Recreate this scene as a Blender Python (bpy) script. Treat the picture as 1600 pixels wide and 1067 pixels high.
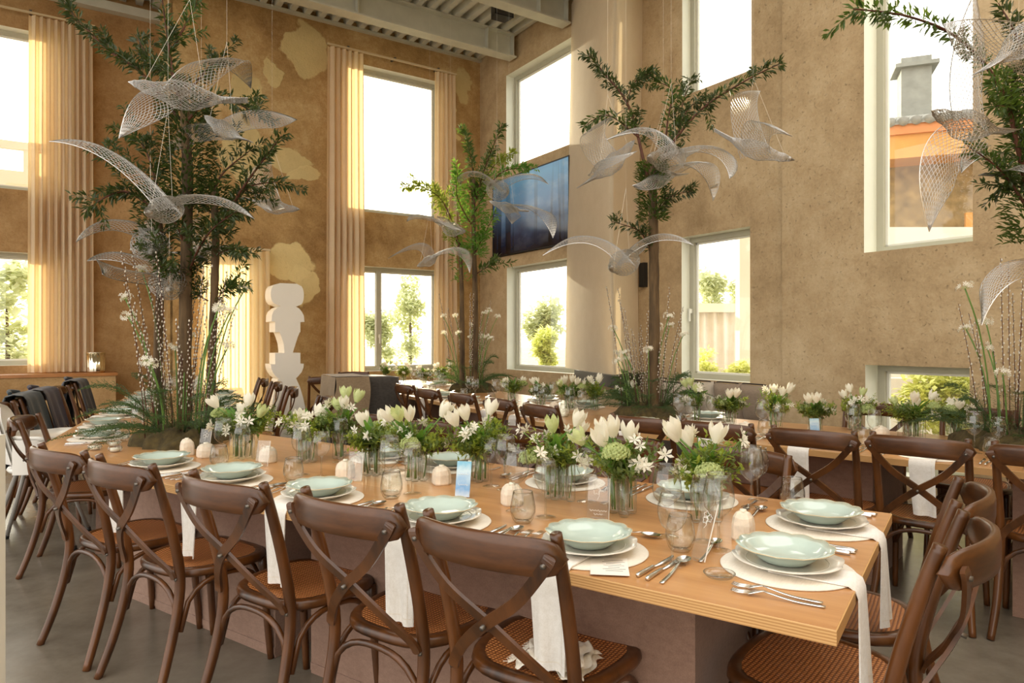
import bpy, bmesh, math, random
import numpy as np
from mathutils import Vector, Matrix

for _o in list(bpy.data.objects):
    bpy.data.objects.remove(_o)
SC = bpy.context.scene
COL = SC.collection
PI = math.pi
F, H, HOR = 1067.0, 1.36, 530.0      # focal length in px, camera height, horizon row

# ------------------------------------------------------------------ camera
cam_d = bpy.data.cameras.new('camera')
cam_d.sensor_width = 36.0
cam_d.lens = 36.0 * F / 1600.0
cam_d.shift_y = (HOR - 533.5) / 1600.0
cam_d.clip_start = 0.05
cam_d.clip_end = 400
cam = bpy.data.objects.new('camera', cam_d)
cam.location = (0, 0, H)
cam.rotation_euler = (PI / 2, 0, 0)
COL.objects.link(cam)
SC.camera = cam

# ------------------------------------------------------------------ sky and sun
SUN_DIR = Vector((-0.2343, 1.0, 0.2202)).normalized()
world = bpy.data.worlds.new('sky')
SC.world = world
world.use_nodes = True
wn = world.node_tree.nodes
wl = world.node_tree.links
wn.clear()
wo = wn.new('ShaderNodeOutputWorld')
bg = wn.new('ShaderNodeBackground')
tc = wn.new('ShaderNodeTexCoord')
dot = wn.new('ShaderNodeVectorMath'); dot.operation = 'DOT_PRODUCT'
dot.inputs[1].default_value = SUN_DIR
nrm = wn.new('ShaderNodeVectorMath'); nrm.operation = 'NORMALIZE'
wl.new(tc.outputs['Generated'], nrm.inputs[0])
wl.new(nrm.outputs[0], dot.inputs[0])
mx = wn.new('ShaderNodeMath'); mx.operation = 'MAXIMUM'; mx.inputs[1].default_value = 0.0
wl.new(dot.outputs['Value'], mx.inputs[0])
pw = wn.new('ShaderNodeMath'); pw.operation = 'POWER'; pw.inputs[1].default_value = 7.0
wl.new(mx.outputs[0], pw.inputs[0])
SKY_BASE = (1.0, 0.965, 0.90, 1)     # thin bright haze
mixc = wn.new('ShaderNodeMix'); mixc.data_type = 'RGBA'
mixc.inputs['A'].default_value = SKY_BASE
mixc.inputs['B'].default_value = (1.0, 0.88, 0.66, 1)
wl.new(pw.outputs[0], mixc.inputs['Factor'])
stn = wn.new('ShaderNodeMath'); stn.operation = 'MULTIPLY_ADD'
stn.inputs[1].default_value = 5.0
stn.inputs[2].default_value = 2.2
wl.new(pw.outputs[0], stn.inputs[0])
wl.new(mixc.outputs['Result'], bg.inputs['Color'])
wl.new(stn.outputs[0], bg.inputs['Strength'])
wl.new(bg.outputs[0], wo.inputs['Surface'])

sun_d = bpy.data.lights.new('sun', 'SUN')
sun_d.energy = 9.0
sun_d.color = (1.0, 0.84, 0.60)
sun_d.angle = math.radians(0.8)
sun = bpy.data.objects.new('sun', sun_d)
sun.rotation_euler = SUN_DIR.to_track_quat('Z', 'Y').to_euler()
sun.location = (-3, 14, 8)
COL.objects.link(sun)

SC.view_settings.view_transform = 'Standard'
SC.view_settings.look = 'None'
SC.view_settings.gamma = 1.0
SC.view_settings.use_curve_mapping = False
SC.view_settings.exposure = 0.2
SC.cycles.transparent_max_bounces = 32
SC.cycles.sample_clamp_indirect = 6.0

# ------------------------------------------------------------------ projections
def W(px, py, d):
    return Vector(((px - 800) / F * d, d, H + (HOR - py) / F * d))
def G(px, py, z):
    d = (H - z) * F / (py - HOR)
    return Vector(((px - 800) / F * d, d, z))

# ------------------------------------------------------------------ materials
def lin(r, g, b):
    f = lambda c: c / 12.92 if c <= 0.04045 else ((c + 0.055) / 1.055) ** 2.4
    return (f(r / 255), f(g / 255), f(b / 255), 1)
class NT:
    def __init__(s, name):
        s.m = bpy.data.materials.new(name); s.m.use_nodes = True
        s.t = s.m.node_tree; s.n = s.t.nodes; s.l = s.t.links
        s.b = s.n['Principled BSDF']; s.out = s.n['Material Output']
        s.co = None
    def new(s, ty, **kw):
        n = s.n.new(ty)
        for k, v in kw.items():
            setattr(n, k, v)
        return n
    def coord(s, kind='Object'):
        if s.co is None:
            s.co = s.new('ShaderNodeTexCoord')
        return s.co.outputs[kind]
    def noise(s, scale, detail=4, rough=.55, vec=None, scl=None):
        n = s.new('ShaderNodeTexNoise')
        n.inputs['Scale'].default_value = scale; n.inputs['Detail'].default_value = detail
        n.inputs['Roughness'].default_value = rough
        v = vec if vec is not None else s.coord()
        if scl:
            mp = s.new('ShaderNodeMapping'); mp.inputs['Scale'].default_value = scl
            s.l.new(v, mp.inputs['Vector']); v = mp.outputs[0]
        s.l.new(v, n.inputs['Vector'])
        return n.outputs['Fac']
    def ramp(s, fac, stops):
        r = s.new('ShaderNodeValToRGB')
        while len(r.color_ramp.elements) < len(stops):
            r.color_ramp.elements.new(.5)
        for e, (p, c) in zip(r.color_ramp.elements, stops):
            e.position = p; e.color = c
        s.l.new(fac, r.inputs[0])
        return r.outputs[0]
    def mix(s, fac, a, b, blend='MIX'):
        m = s.new('ShaderNodeMix', data_type='RGBA', blend_type=blend)
        for sock, v in (('Factor', fac), ('A', a), ('B', b)):
            if hasattr(v, 'links'):
                s.l.new(v, m.inputs[sock])
            else:
                m.inputs[sock].default_value = v
        return m.outputs['Result']
    def math(s, op, a, b=None, c=None, clamp=False):
        m = s.new('ShaderNodeMath', operation=op, use_clamp=clamp)
        for i, v in enumerate((a, b, c)):
            if v is None: continue
            if hasattr(v, 'links'): s.l.new(v, m.inputs[i])
            else: m.inputs[i].default_value = v
        return m.outputs[0]
    def bump(s, h, strength=.3, dist=.01):
        b = s.new('ShaderNodeBump'); b.inputs['Strength'].default_value = strength
        b.inputs['Distance'].default_value = dist
        s.l.new(h, b.inputs['Height']); s.l.new(b.outputs[0], s.b.inputs['Normal'])
    def color(s, c):
        if hasattr(c, 'links'): s.l.new(c, s.b.inputs['Base Color'])
        else: s.b.inputs['Base Color'].default_value = c
    def set(s, **kw):
        for k, v in kw.items():
            s.b.inputs[k.replace('_', ' ')].default_value = v

MAT = {}
def simple(name, col, rough=.6, metal=0.0, var=0.0, scale=20, bump=0.0, bscale=None, spec=.5, sheen=0.0):
    t = NT(name)
    t.set(Roughness=rough, Metallic=metal)
    t.b.inputs['Specular IOR Level'].default_value = spec
    if sheen: t.b.inputs['Sheen Weight'].default_value = sheen
    if var:
        f = t.noise(scale)
        lo = tuple(max(0, c * (1 - var)) for c in col[:3]) + (1,)
        hi = tuple(min(1, c * (1 + var)) for c in col[:3]) + (1,)
        t.color(t.ramp(f, [(.3, lo), (.7, hi)]))
    else:
        t.color(col)
    if bump: t.bump(t.noise(bscale or scale * 3, 3), bump, .004)
    MAT[name] = t.m
    return t

def trans_leaf(name, col, tcol, fac=.35, rough=.5, var=.25, scale=9):
    t = NT(name); t.set(Roughness=rough)
    f = t.noise(scale, 2)
    lo = tuple(c * (1 - var) for c in col[:3]) + (1,); hi = tuple(min(1, c * (1 + var)) for c in col[:3]) + (1,)
    t.color(t.ramp(f, [(.3, lo), (.7, hi)]))
    tr = t.new('ShaderNodeBsdfTranslucent'); tr.inputs['Color'].default_value = tcol
    mxs = t.new('ShaderNodeMixShader'); mxs.inputs[0].default_value = fac
    t.l.new(t.b.outputs[0], mxs.inputs[1]); t.l.new(tr.outputs[0], mxs.inputs[2])
    t.l.new(mxs.outputs[0], t.out.inputs['Surface'])
    MAT[name] = t.m
    return t

def glassy(name, tint=(.97, .98, .97, 1), edge=(.62, .66, .64, 1), rough=.0, glossw=1.0, milky=0.0, milkcol=(.9, .88, .84, 1)):
    """thin-walled glass: clear where faced, reflecting and darker where grazed"""
    t = NT(name)
    t.n.remove(t.b)
    lw = t.new('ShaderNodeLayerWeight'); lw.inputs['Blend'].default_value = .5
    f3 = t.math('POWER', lw.outputs['Facing'], 4.5)
    tr = t.new('ShaderNodeBsdfTransparent')
    t.l.new(t.mix(f3, tint, edge), tr.inputs['Color'])
    gl = t.new('ShaderNodeBsdfGlossy'); gl.inputs['Roughness'].default_value = rough
    fac = t.math('MULTIPLY', t.math('MULTIPLY_ADD', t.math('POWER', lw.outputs['Facing'], 4.0), .7, .045), glossw, clamp=True)
    ms = t.new('ShaderNodeMixShader')
    t.l.new(fac, ms.inputs[0]); t.l.new(tr.outputs[0], ms.inputs[1]); t.l.new(gl.outputs[0], ms.inputs[2])
    last = ms.outputs[0]
    if milky:
        df = t.new('ShaderNodeBsdfDiffuse'); df.inputs['Color'].default_value = milkcol
        m2 = t.new('ShaderNodeMixShader'); m2.inputs[0].default_value = milky
        t.l.new(last, m2.inputs[1]); t.l.new(df.outputs[0], m2.inputs[2]); last = m2.outputs[0]
    t.l.new(last, t.out.inputs['Surface'])
    MAT[name] = t.m
    return t

# walls ------------------------------------------------------------
def plaster(name, dark, mid, light, patches=(), pcol=None, pit=0.0, rough=.9):
    """patches: (x, z, rx, rz, shade) in the wall's own metres"""
    t = NT(name); t.set(Roughness=rough)
    t.b.inputs['Specular IOR Level'].default_value = .2
    n1 = t.noise(.55, 6, .62); n2 = t.noise(3.2, 6, .7); n3 = t.noise(38, 3, .6)
    n4 = t.noise(13, 5, .7)
    s = t.math('ADD', t.math('MULTIPLY', n1, .45), t.math('ADD', t.math('MULTIPLY', n2, .3), t.math('ADD', t.math('MULTIPLY', n3, .12), t.math('MULTIPLY', n4, .13))))
    c = t.ramp(s, [(.39, dark), (.5, mid), (.61, light)])
    hgt = t.math('ADD', t.math('MULTIPLY', n3, .5), t.math('MULTIPLY', n4, .7))
    if pit:
        v = t.new('ShaderNodeTexNoise'); v.inputs['Scale'].default_value = 26; v.inputs['Detail'].default_value = 6
        v.inputs['Roughness'].default_value = .75
        t.l.new(t.coord(), v.inputs['Vector'])
        pk = t.ramp(v.outputs['Fac'], [(.575, (0, 0, 0, 1)), (.67, (1, 1, 1, 1))])
        c = t.mix(t.math('MULTIPLY', pk, pit), c, tuple(x * .45 for x in dark[:3]) + (1,))
        hgt = t.math('SUBTRACT', hgt, t.math('MULTIPLY', pk, .6))
    if patches:
        wob = t.new('ShaderNodeTexNoise'); wob.inputs['Scale'].default_value = 2.6; wob.inputs['Detail'].default_value = 5
        t.l.new(t.coord(), wob.inputs['Vector'])
        off = t.new('ShaderNodeVectorMath', operation='MULTIPLY_ADD')
        t.l.new(wob.outputs['Color'], off.inputs[0]); off.inputs[1].default_value = (.5, 0, .5)
        t.l.new(t.coord(), off.inputs[2])
        sub0 = t.new('ShaderNodeVectorMath', operation='SUBTRACT'); sub0.inputs[1].default_value = (.25, 0, .25)
        t.l.new(off.outputs[0], sub0.inputs[0])
        for (x, z, rx, rz, sh) in patches:
            mp = t.new('ShaderNodeVectorMath', operation='SUBTRACT'); mp.inputs[1].default_value = (x, 0, z)
            t.l.new(sub0.outputs[0], mp.inputs[0])
            m2 = t.new('ShaderNodeVectorMath', operation='MULTIPLY'); m2.inputs[1].default_value = (1 / rx, 0, 1 / rz)
            t.l.new(mp.outputs[0], m2.inputs[0])
            ln = t.new('ShaderNodeVectorMath', operation='LENGTH'); t.l.new(m2.outputs[0], ln.inputs[0])
            k = t.math('MULTIPLY', t.math('SUBTRACT', 1.0, ln.outputs['Value']), 14.0, clamp=True)
            pc = t.ramp(n2, [(.3, tuple(q * .86 * sh for q in pcol[:3]) + (1,)), (.7, tuple(min(1, q * sh) for q in pcol[:3]) + (1,))])
            c = t.mix(t.math('MULTIPLY', k, .9), c, pc)
            hgt = t.math('ADD', hgt, t.math('MULTIPLY', k, .5))
    t.color(c); t.bump(hgt, .6, .014)
    MAT[name] = t.m
    return t

# wood ------------------------------------------------------------
def wood(name, dark, light, rough=.4, scl=(2, 30, 30), coat=0.0, bump=.08):
    t = NT(name); t.set(Roughness=rough)
    n = t.noise(1.4, 7, .65, scl=scl); n2 = t.noise(3, 3)
    s = t.math('ADD', t.math('MULTIPLY', n, .7), t.math('MULTIPLY', n2, .3))
    t.color(t.ramp(s, [(.33, dark), (.67, light)]))
    if coat:
        t.b.inputs['Coat Weight'].default_value = coat; t.b.inputs['Coat Roughness'].default_value = .2
    t.bump(n, bump, .003)
    MAT[name] = t.m
    return t
wood('chair_wood', lin(36, 18, 6), lin(114, 67, 27), .34, (6, 6, 1.2), coat=.15)
wood('chair_rail_wood', lin(36, 18, 6), lin(114, 67, 27), .34, (1.3, 7, 9), coat=.15)
wood('table_wood', lin(176, 122, 72), lin(206, 154, 100), .30, (1.2, 16, 4), coat=.15, bump=.03)
wood('shelf_wood', lin(150, 92, 44), lin(190, 128, 70), .3, (1.2, 16, 4), coat=.2)
wood('bark', lin(44, 31, 18), lin(122, 98, 66), .9, (14, 14, 2.2), bump=.9)
wood('twig', lin(58, 28, 16), lin(104, 58, 34), .7, (20, 20, 3))
# plywood edge: thin layers stacked in z
t = NT('plywood_edge'); t.set(Roughness=.5)
wv = t.new('ShaderNodeTexWave', wave_type='BANDS', bands_direction='Z'); wv.inputs['Scale'].default_value = 46
wv.inputs['Distortion'].default_value = .6; wv.inputs['Detail'].default_value = 2
t.l.new(t.coord(), wv.inputs['Vector'])
t.color(t.mix(t.math('MULTIPLY', t.noise(5, 3, scl=(2, 2, 60)), .4), t.ramp(wv.outputs['Fac'], [(.25, lin(178, 130, 78)), (.6, lin(212, 170, 112))]), lin(190, 140, 84)))
MAT['plywood_edge'] = t.m
# cane seat: two crossing weave waves
t = NT('cane'); t.set(Roughness=.5)
def wave(t, d, sc, dist=0.4):
    w = t.new('ShaderNodeTexWave', wave_type='BANDS', bands_direction=d); w.inputs['Scale'].default_value = sc
    w.inputs['Distortion'].default_value = dist; w.inputs['Detail'].default_value = 1
    t.l.new(t.coord(), w.inputs['Vector']); return w.outputs['Fac']
wx = wave(t, 'X', 26); wy = wave(t, 'Y', 26)
wvv = t.math('MULTIPLY', wx, wy)
t.color(t.mix(t.noise(6, 3), t.ramp(wvv, [(.0, lin(112, 60, 24)), (.45, lin(206, 132, 70))]), t.ramp(wvv, [(.0, lin(126, 70, 30)), (.5, lin(220, 152, 90))])))
t.bump(wvv, .6, .004); MAT['cane'] = t.m
def weave(name, c1, c2, sc=260, rough=.9, trans=None, tf=.4, sheen=.2):
    t = NT(name); t.set(Roughness=rough); t.b.inputs['Sheen Weight'].default_value = sheen
    n = t.noise(5, 4); a = t.noise(sc, 1, scl=(1, .12, 1)); b = t.noise(sc, 1, scl=(.12, 1, .2))
    s = t.math('ADD', t.math('MULTIPLY', n, .4), t.math('MULTIPLY', t.math('ADD', a, b), .3))
    t.color(t.ramp(s, [(.35, c1), (.65, c2)])); t.bump(t.math('ADD', a, b), .12, .002)
    if trans:
        tr = t.new('ShaderNodeBsdfTranslucent'); tr.inputs['Color'].default_value = trans
        ms = t.new('ShaderNodeMixShader'); ms.inputs[0].default_value = tf
        t.l.new(t.b.outputs[0], ms.inputs[1]); t.l.new(tr.outputs[0], ms.inputs[2]); t.l.new(ms.outputs[0], t.out.inputs['Surface'])
    MAT[name] = t.m
weave('linen_cover', lin(128, 98, 82), lin(154, 122, 104))
weave('napkin', lin(226, 220, 210), lin(246, 242, 236))
weave('placemat', lin(222, 212, 196), lin(240, 232, 218))
weave('scarf', lin(222, 212, 194), lin(246, 240, 226), 120)
weave('curtain', lin(226, 206, 172), lin(240, 224, 194), 200, trans=lin(246, 218, 168), tf=.45)
weave('sheer', lin(236, 216, 174), lin(246, 230, 196), 200, trans=lin(254, 234, 186), tf=.6)
weave('screen_cloth', lin(214, 196, 164), lin(228, 212, 184), 240, trans=lin(236, 216, 180), tf=.3)
weave('dark_cloth', lin(50, 46, 42), lin(76, 70, 64))
weave('brown_cloth', lin(128, 108, 84), lin(158, 136, 108))
weave('navy_jacket', lin(20, 22, 34), lin(34, 38, 56))
weave('teal_jacket', lin(24, 34, 38), lin(38, 52, 58))
weave('plum_jacket', lin(32, 22, 38), lin(46, 34, 56))
weave('cushion_grey', lin(140, 122, 104), lin(166, 148, 128))
weave('cushion_light', lin(188, 174, 154), lin(210, 198, 180))
weave('bench_cloth', lin(70, 58, 50), lin(96, 82, 72))
simple('piping', lin(40, 30, 26), .7)
simple('celadon', lin(190, 206, 196), .14, var=.05, scale=14, spec=.6).b.inputs['Coat Weight'].default_value = .5
simple('white_china', lin(232, 226, 214), .18, var=.02, scale=12, spec=.6).b.inputs['Coat Weight'].default_value = .4
simple('china_rim', lin(204, 186, 150), .3)
simple('steel', (.72, .70, .67, 1), .17, 1.0, var=.08, scale=30)
simple('bolt_metal', (.16, .14, .12, 1), .4, .8)
simple('wire', (.58, .56, .53, 1), .3, 1.0)
simple('thread', lin(240, 232, 214), .6)
simple('white_paint', lin(228, 226, 214), .5, var=.02, scale=6)
simple('frame_paint', lin(176, 172, 152), .45, var=.03, scale=8)
simple('reveal_paint', lin(226, 226, 212), .6, var=.03, scale=5)
simple('steel_beam', lin(200, 198, 182), .5, .0, var=.08, scale=4, bump=.05)
simple('deck_metal', lin(208, 206, 192), .55, .0, var=.08, scale=5)
simple('black_plastic', lin(20, 19, 18), .45)
simple('white_plastic', lin(226, 222, 214), .3, spec=.6)
simple('grey_leg', lin(150, 146, 140), .4)
simple('sculpture_white', lin(244, 238, 226), .7, var=.015, scale=4)
simple('seam_mat', lin(150, 122, 84), .9)
simple('moss', lin(72, 60, 30), .95, var=.5, scale=26, bump=1, bscale=60)
simple('paper', lin(238, 232, 222), .7)
simple('ink', lin(90, 84, 78), .7)
simple('white_print', lin(246, 244, 238), .5)
simple('crystal', lin(228, 214, 194), .55, var=.12, scale=40, bump=.4, bscale=60)
MAT['crystal'].node_tree.nodes['Principled BSDF'].inputs['Subsurface Weight'].default_value = .35
MAT['crystal'].node_tree.nodes['Principled BSDF'].inputs['Subsurface Radius'].default_value = (.03, .025, .02)
simple('wax', lin(240, 232, 214), .5)
simple('ribbed_metal', (.85, .78, .62, 1), .15, 1.0)
simple('petal_white', lin(246, 242, 228), .55, var=.03, scale=30)
trans_leaf('petal', lin(244, 240, 226), lin(246, 240, 216), .35, .5, .04)
trans_leaf('petal_green', lin(206, 214, 160), lin(214, 224, 150), .35, .5, .2, 40)
trans_leaf('umbel', lin(176, 188, 124), lin(188, 204, 120), .3, .7, .25, 60)
trans_leaf('leaf_dark', lin(62, 82, 40), lin(130, 160, 54), .3, .42, .35, 7)
trans_leaf('leaf_fresh', lin(92, 134, 56), lin(150, 196, 70), .35, .4, .3, 20)
trans_leaf('leaf_lime', lin(130, 146, 58), lin(188, 200, 76), .4, .5, .3, 25)
trans_leaf('leaf_grey', lin(92, 112, 84), lin(130, 152, 96), .25, .5, .25, 20)
trans_leaf('fern', lin(52, 74, 42), lin(104, 136, 58), .3, .6, .3, 12)
trans_leaf('stem_green', lin(104, 140, 64), lin(140, 176, 80), .2, .5, .15, 8)
trans_leaf('outdoor_leaf_hazed', lin(206, 212, 182), lin(236, 238, 196), .55, .6, .3, 1.2)  # bright outdoor haze is put into the pale leaf colour
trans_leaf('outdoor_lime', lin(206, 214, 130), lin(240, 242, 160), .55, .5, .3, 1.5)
simple('catkin', lin(206, 198, 182), .8, var=.15, scale=200)
glassy('glass', edge=(.55, .56, .54, 1), glossw=1.4)
glassy('tube_glass', tint=(.985, .99, .98, 1), edge=(.78, .82, .78, 1), glossw=1.2)
glassy('acrylic', tint=(.97, .97, .96, 1), edge=(.75, .77, .76, 1), glossw=1.3, milky=.04)
glassy('pane_glass', tint=(.97, .98, .97, 1), edge=(.82, .86, .84, 1), glossw=.7, milky=.015)
# concrete floor
t = NT('concrete'); n1 = t.noise(.5, 6, .6); n2 = t.noise(5, 6, .7)
t.color(t.ramp(t.math('ADD', t.math('MULTIPLY', n1, .6), t.math('MULTIPLY', n2, .4)), [(.35, lin(100, 92, 80)), (.65, lin(138, 129, 115))]))
rr = t.math('MULTIPLY_ADD', n2, .22, .10); t.l.new(rr, t.b.inputs['Roughness']); t.bump(n2, .06, .004)
MAT['concrete'] = t.m
# blue watercolour card
t = NT('blue_card'); t.set(Roughness=.5)
gx = t.new('ShaderNodeSeparateXYZ'); t.l.new(t.coord(), gx.inputs[0])
gz = t.math('ADD', t.math('MULTIPLY', gx.outputs['Z'], 5.0), t.math('MULTIPLY', t.noise(18, 4), .6))
t.color(t.ramp(gz, [(.2, lin(226, 232, 236)), (.5, lin(120, 168, 214)), (.8, lin(200, 222, 232)), (1.0, lin(126, 188, 216))]))
MAT['blue_card'] = t.m
# painting: misty wood at night under blue sky
t = NT('forest_picture'); t.set(Roughness=.12)
sp = t.new('ShaderNodeSeparateXYZ'); t.l.new(t.coord(), sp.inputs[0])
zz = sp.outputs['Z']
sky = t.ramp(t.math('ADD', t.math('MULTIPLY', zz, .62), t.math('MULTIPLY', t.noise(1.6, 5), .25)), [(.12, lin(14, 14, 24)), (.3, lin(40, 54, 86)), (.55, lin(96, 140, 190)), (.85, lin(96, 168, 220)), (1.0, lin(70, 132, 196))])
cl = t.ramp(t.noise(2.2, 5, scl=(1, 1, 1.8)), [(.5, (0, 0, 0, 1)), (.75, (1, 1, 1, 1))])
sky = t.mix(t.math('MULTIPLY', cl, t.math('MULTIPLY', zz, .5)), sky, lin(190, 212, 232))
tk = t.noise(7.0, 2, .5, scl=(1, 1, .05))
tm = t.ramp(tk, [(.54, (0, 0, 0, 1)), (.60, (1, 1, 1, 1))])
fade = t.math('SUBTRACT', 1.0, t.math('MULTIPLY', zz, .75), clamp=True)
t.color(t.mix(t.math('MULTIPLY', tm, fade), sky, lin(12, 11, 18)))
MAT['forest_picture'] = t.m
# outdoors
simple('garden_ground', lin(150, 150, 110), .95, var=.3, scale=.8)
simple('roof_tile', lin(150, 148, 140), .8, var=.25, scale=6)
simple('eave_paint', lin(214, 140, 84), .7, var=.06, scale=3)
simple('ochre_wall', lin(216, 156, 84), .9, var=.12, scale=2)
simple('stone_wall', lin(150, 126, 84), .9, var=.4, scale=5)
simple('cream_wall', lin(226, 210, 180), .9, var=.06, scale=3)
simple('chimney_concrete', lin(150, 150, 142), .95, var=.15, scale=5)
simple('bright_render', lin(236, 230, 216), .9, var=.03, scale=2)

# ------------------------------------------------------------------ mesh building
class MB:
    def __init__(s):
        s.v = []; s.f = []; s.mi = []; s.cur = 0
    def add(s, vs, fs):
        o = len(s.v); s.v.extend([tuple(p) for p in vs])
        s.f.extend([tuple(i + o for i in f) for f in fs]); s.mi.extend([s.cur] * len(fs)); return s
    def box(s, cx, cy, cz, sx, sy, sz, rz=0.0, M=None):
        vs = []
        for x in (-.5, .5):
            for y in (-.5, .5):
                for z in (-.5, .5):
                    X, Y = x * sx, y * sy
                    p = Vector((cx + X * math.cos(rz) - Y * math.sin(rz), cy + X * math.sin(rz) + Y * math.cos(rz), cz + z * sz))
                    vs.append(M @ p if M else p)
        return s.add(vs, [(0, 1, 3, 2), (4, 6, 7, 5), (0, 4, 5, 1), (2, 3, 7, 6), (0, 2, 6, 4), (1, 5, 7, 3)])
    def prism(s, poly, z0, z1):
        n = len(poly)
        vs = [(p[0], p[1], z0) for p in poly] + [(p[0], p[1], z1) for p in poly]
        fs = [tuple(range(n - 1, -1, -1)), tuple(range(n, 2 * n))] + [(i, (i + 1) % n, n + (i + 1) % n, n + i) for i in range(n)]
        return s.add(vs, fs)
    def tube(s, path, r, n=6, cap=True, flat=None, up=None):
        """r: number or list; flat=(w,t): rectangular strip"""
        P = [Vector(p) for p in path]
        m = len(P)
        R = r if isinstance(r, (list, tuple)) else [r] * m
        ref = Vector(up) if up else None
        vs = []
        prev = None
        for i in range(m):
            t = (P[min(i + 1, m - 1)] - P[max(i - 1, 0)])
            if t.length < 1e-9: t = Vector((0, 0, 1))
            t.normalize()
            if ref is not None:
                a = t.cross(ref)
            elif prev is None:
                a = t.cross(Vector((0, 0, 1)) if abs(t.z) < .9 else Vector((1, 0, 0)))
            else:
                a = prev - t * prev.dot(t)
            if a.length < 1e-6: a = t.cross(Vector((1, 0, 0)))
            a.normalize(); b = t.cross(a); prev = a
            if flat:
                w, h = flat
                for (x, y) in ((-1, -1), (1, -1), (1, 1), (-1, 1)):
                    vs.append(P[i] + a * x * w / 2 + b * y * h / 2)
            else:
                for k in range(n):
                    c = 2 * PI * k / n
                    vs.append(P[i] + a * math.cos(c) * R[i] + b * math.sin(c) * R[i])
        if flat: n = 4
        fs = []
        for i in range(m - 1):
            for k in range(n):
                q = (k + 1) % n
                fs.append((i * n + k, i * n + q, (i + 1) * n + q, (i + 1) * n + k))
        if cap:
            fs.append(tuple(range(n - 1, -1, -1))); fs.append(tuple(range((m - 1) * n, m * n)))
        return s.add(vs, fs)
    def lathe(s, prof, n=24, mod=None, closed=False, c=(0, 0, 0)):
        vs = []; fs = []
        for (r, z) in prof:
            for k in range(n):
                a = 2 * PI * k / n
                rr, zz = (r, z) if mod is None else mod(r, z, a)
                vs.append((c[0] + rr * math.cos(a), c[1] + rr * math.sin(a), c[2] + zz))
        m = len(prof)
        for i in range(m - 1):
            for k in range(n):
                q = (k + 1) % n
                fs.append((i * n + k, i * n + q, (i + 1) * n + q, (i + 1) * n + k))
        if closed:
            fs.append(tuple(range(n - 1, -1, -1))); fs.append(tuple(range((m - 1) * n, m * n)))
        return s.add(vs, fs)
    def grid(s, fn, nu, nv, wrapu=False):
        vs = [fn(i / (nu if wrapu else nu - 1), j / (nv - 1)) for j in range(nv) for i in range(nu)]
        fs = []
        for j in range(nv - 1):
            for i in range(nu if wrapu else nu - 1):
                q = (i + 1) % nu
                fs.append((j * nu + i, j * nu + q, (j + 1) * nu + q, (j + 1) * nu + i))
        return s.add(vs, fs)
    def mesh(s, name, mats, smooth=False, M=None):
        me = bpy.data.meshes.new(name)
        me.from_pydata([M @ Vector(p) for p in s.v] if M else s.v, [], s.f)
        for m in (mats if isinstance(mats, (list, tuple)) else [mats]):
            me.materials.append(MAT[m])
        if any(s.mi): me.polygons.foreach_set('material_index', s.mi)
        if smooth: me.polygons.foreach_set('use_smooth', [True] * len(s.f))
        me.update()
        return me

def tag(o, label=None, cat=None, group=None, kind=None):
    if label: o['label'] = label
    if cat: o['category'] = cat
    if group: o['group'] = group
    if kind: o['kind'] = kind
    return o
def put(name, me, parent=None, M=None):
    o = bpy.data.objects.new(name, me); COL.objects.link(o)
    if M is not None: o.matrix_basis = M
    if parent is not None: o.parent = parent
    return o
def empty(name, M=None):
    o = bpy.data.objects.new(name, None); COL.objects.link(o); o.empty_display_size = .1
    if M is not None: o.matrix_basis = M
    return o
def TR(p, rz=0.0, sc=1.0):
    return Matrix.Translation(Vector((p[0], p[1], p[2] if len(p) > 2 else 0))) @ Matrix.Rotation(rz, 4, 'Z') @ Matrix.Diagonal((sc, sc, sc, 1))
# a spec is (name, mesh, children[, kind[, matrix]]); spawn links one thing sharing mesh data
def spawn_parts(parent, spec):
    for it in spec:
        o = put(it[0], it[1], parent, it[4] if len(it) > 4 else None)
        if len(it) > 3 and it[3]: o['kind'] = it[3]
        if it[2]: spawn_parts(o, it[2])
def spawn(name, spec, M, label, cat, group=None):
    e = empty(name, M); tag(e, label, cat, group)
    spawn_parts(e, spec)
    return e
def facing(v):
    return math.atan2(-v[0], v[1])
# ================================================================== ROOM
DC = 11.8
CX, CY = -0.0469 * DC, DC
BW = Vector((-0.836, -0.5485, 0)).normalized()      # along back wall, corner -> left
RW = Vector((BW.y * -1, BW.x, 0))                    # along right wall, corner -> camera side
RW = Vector((0.5485, -0.836, 0)).normalized()
CORNER = Vector((CX, CY, 0))
def frame(o, x, y):
    m = Matrix.Identity(4)
    m.col[0][:3] = x; m.col[1][:3] = y; m.col[2][:3] = (0, 0, 1); m.col[3][:3] = o
    return m
FB = frame(CORNER, BW, RW)                    # back wall: local y points into the room
FR = frame(CORNER, RW, -BW)                   # right wall: local y points outdoors
def ray_local(Fm, px, py, yoff=0.0):
    inv = Fm.inverted()
    o = inv @ Vector((0, 0, H)); d = inv.to_3x3() @ Vector(((px - 800) / F, 1, (HOR - py) / F))
    t = (yoff - o.y) / d.y
    p = o + d * t
    return p.x, p.z
def bk(px, py, off=0.0): return ray_local(FB, px, py, off)
def rt(px, py, off=0.0): return ray_local(FR, px, py, off)

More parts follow.
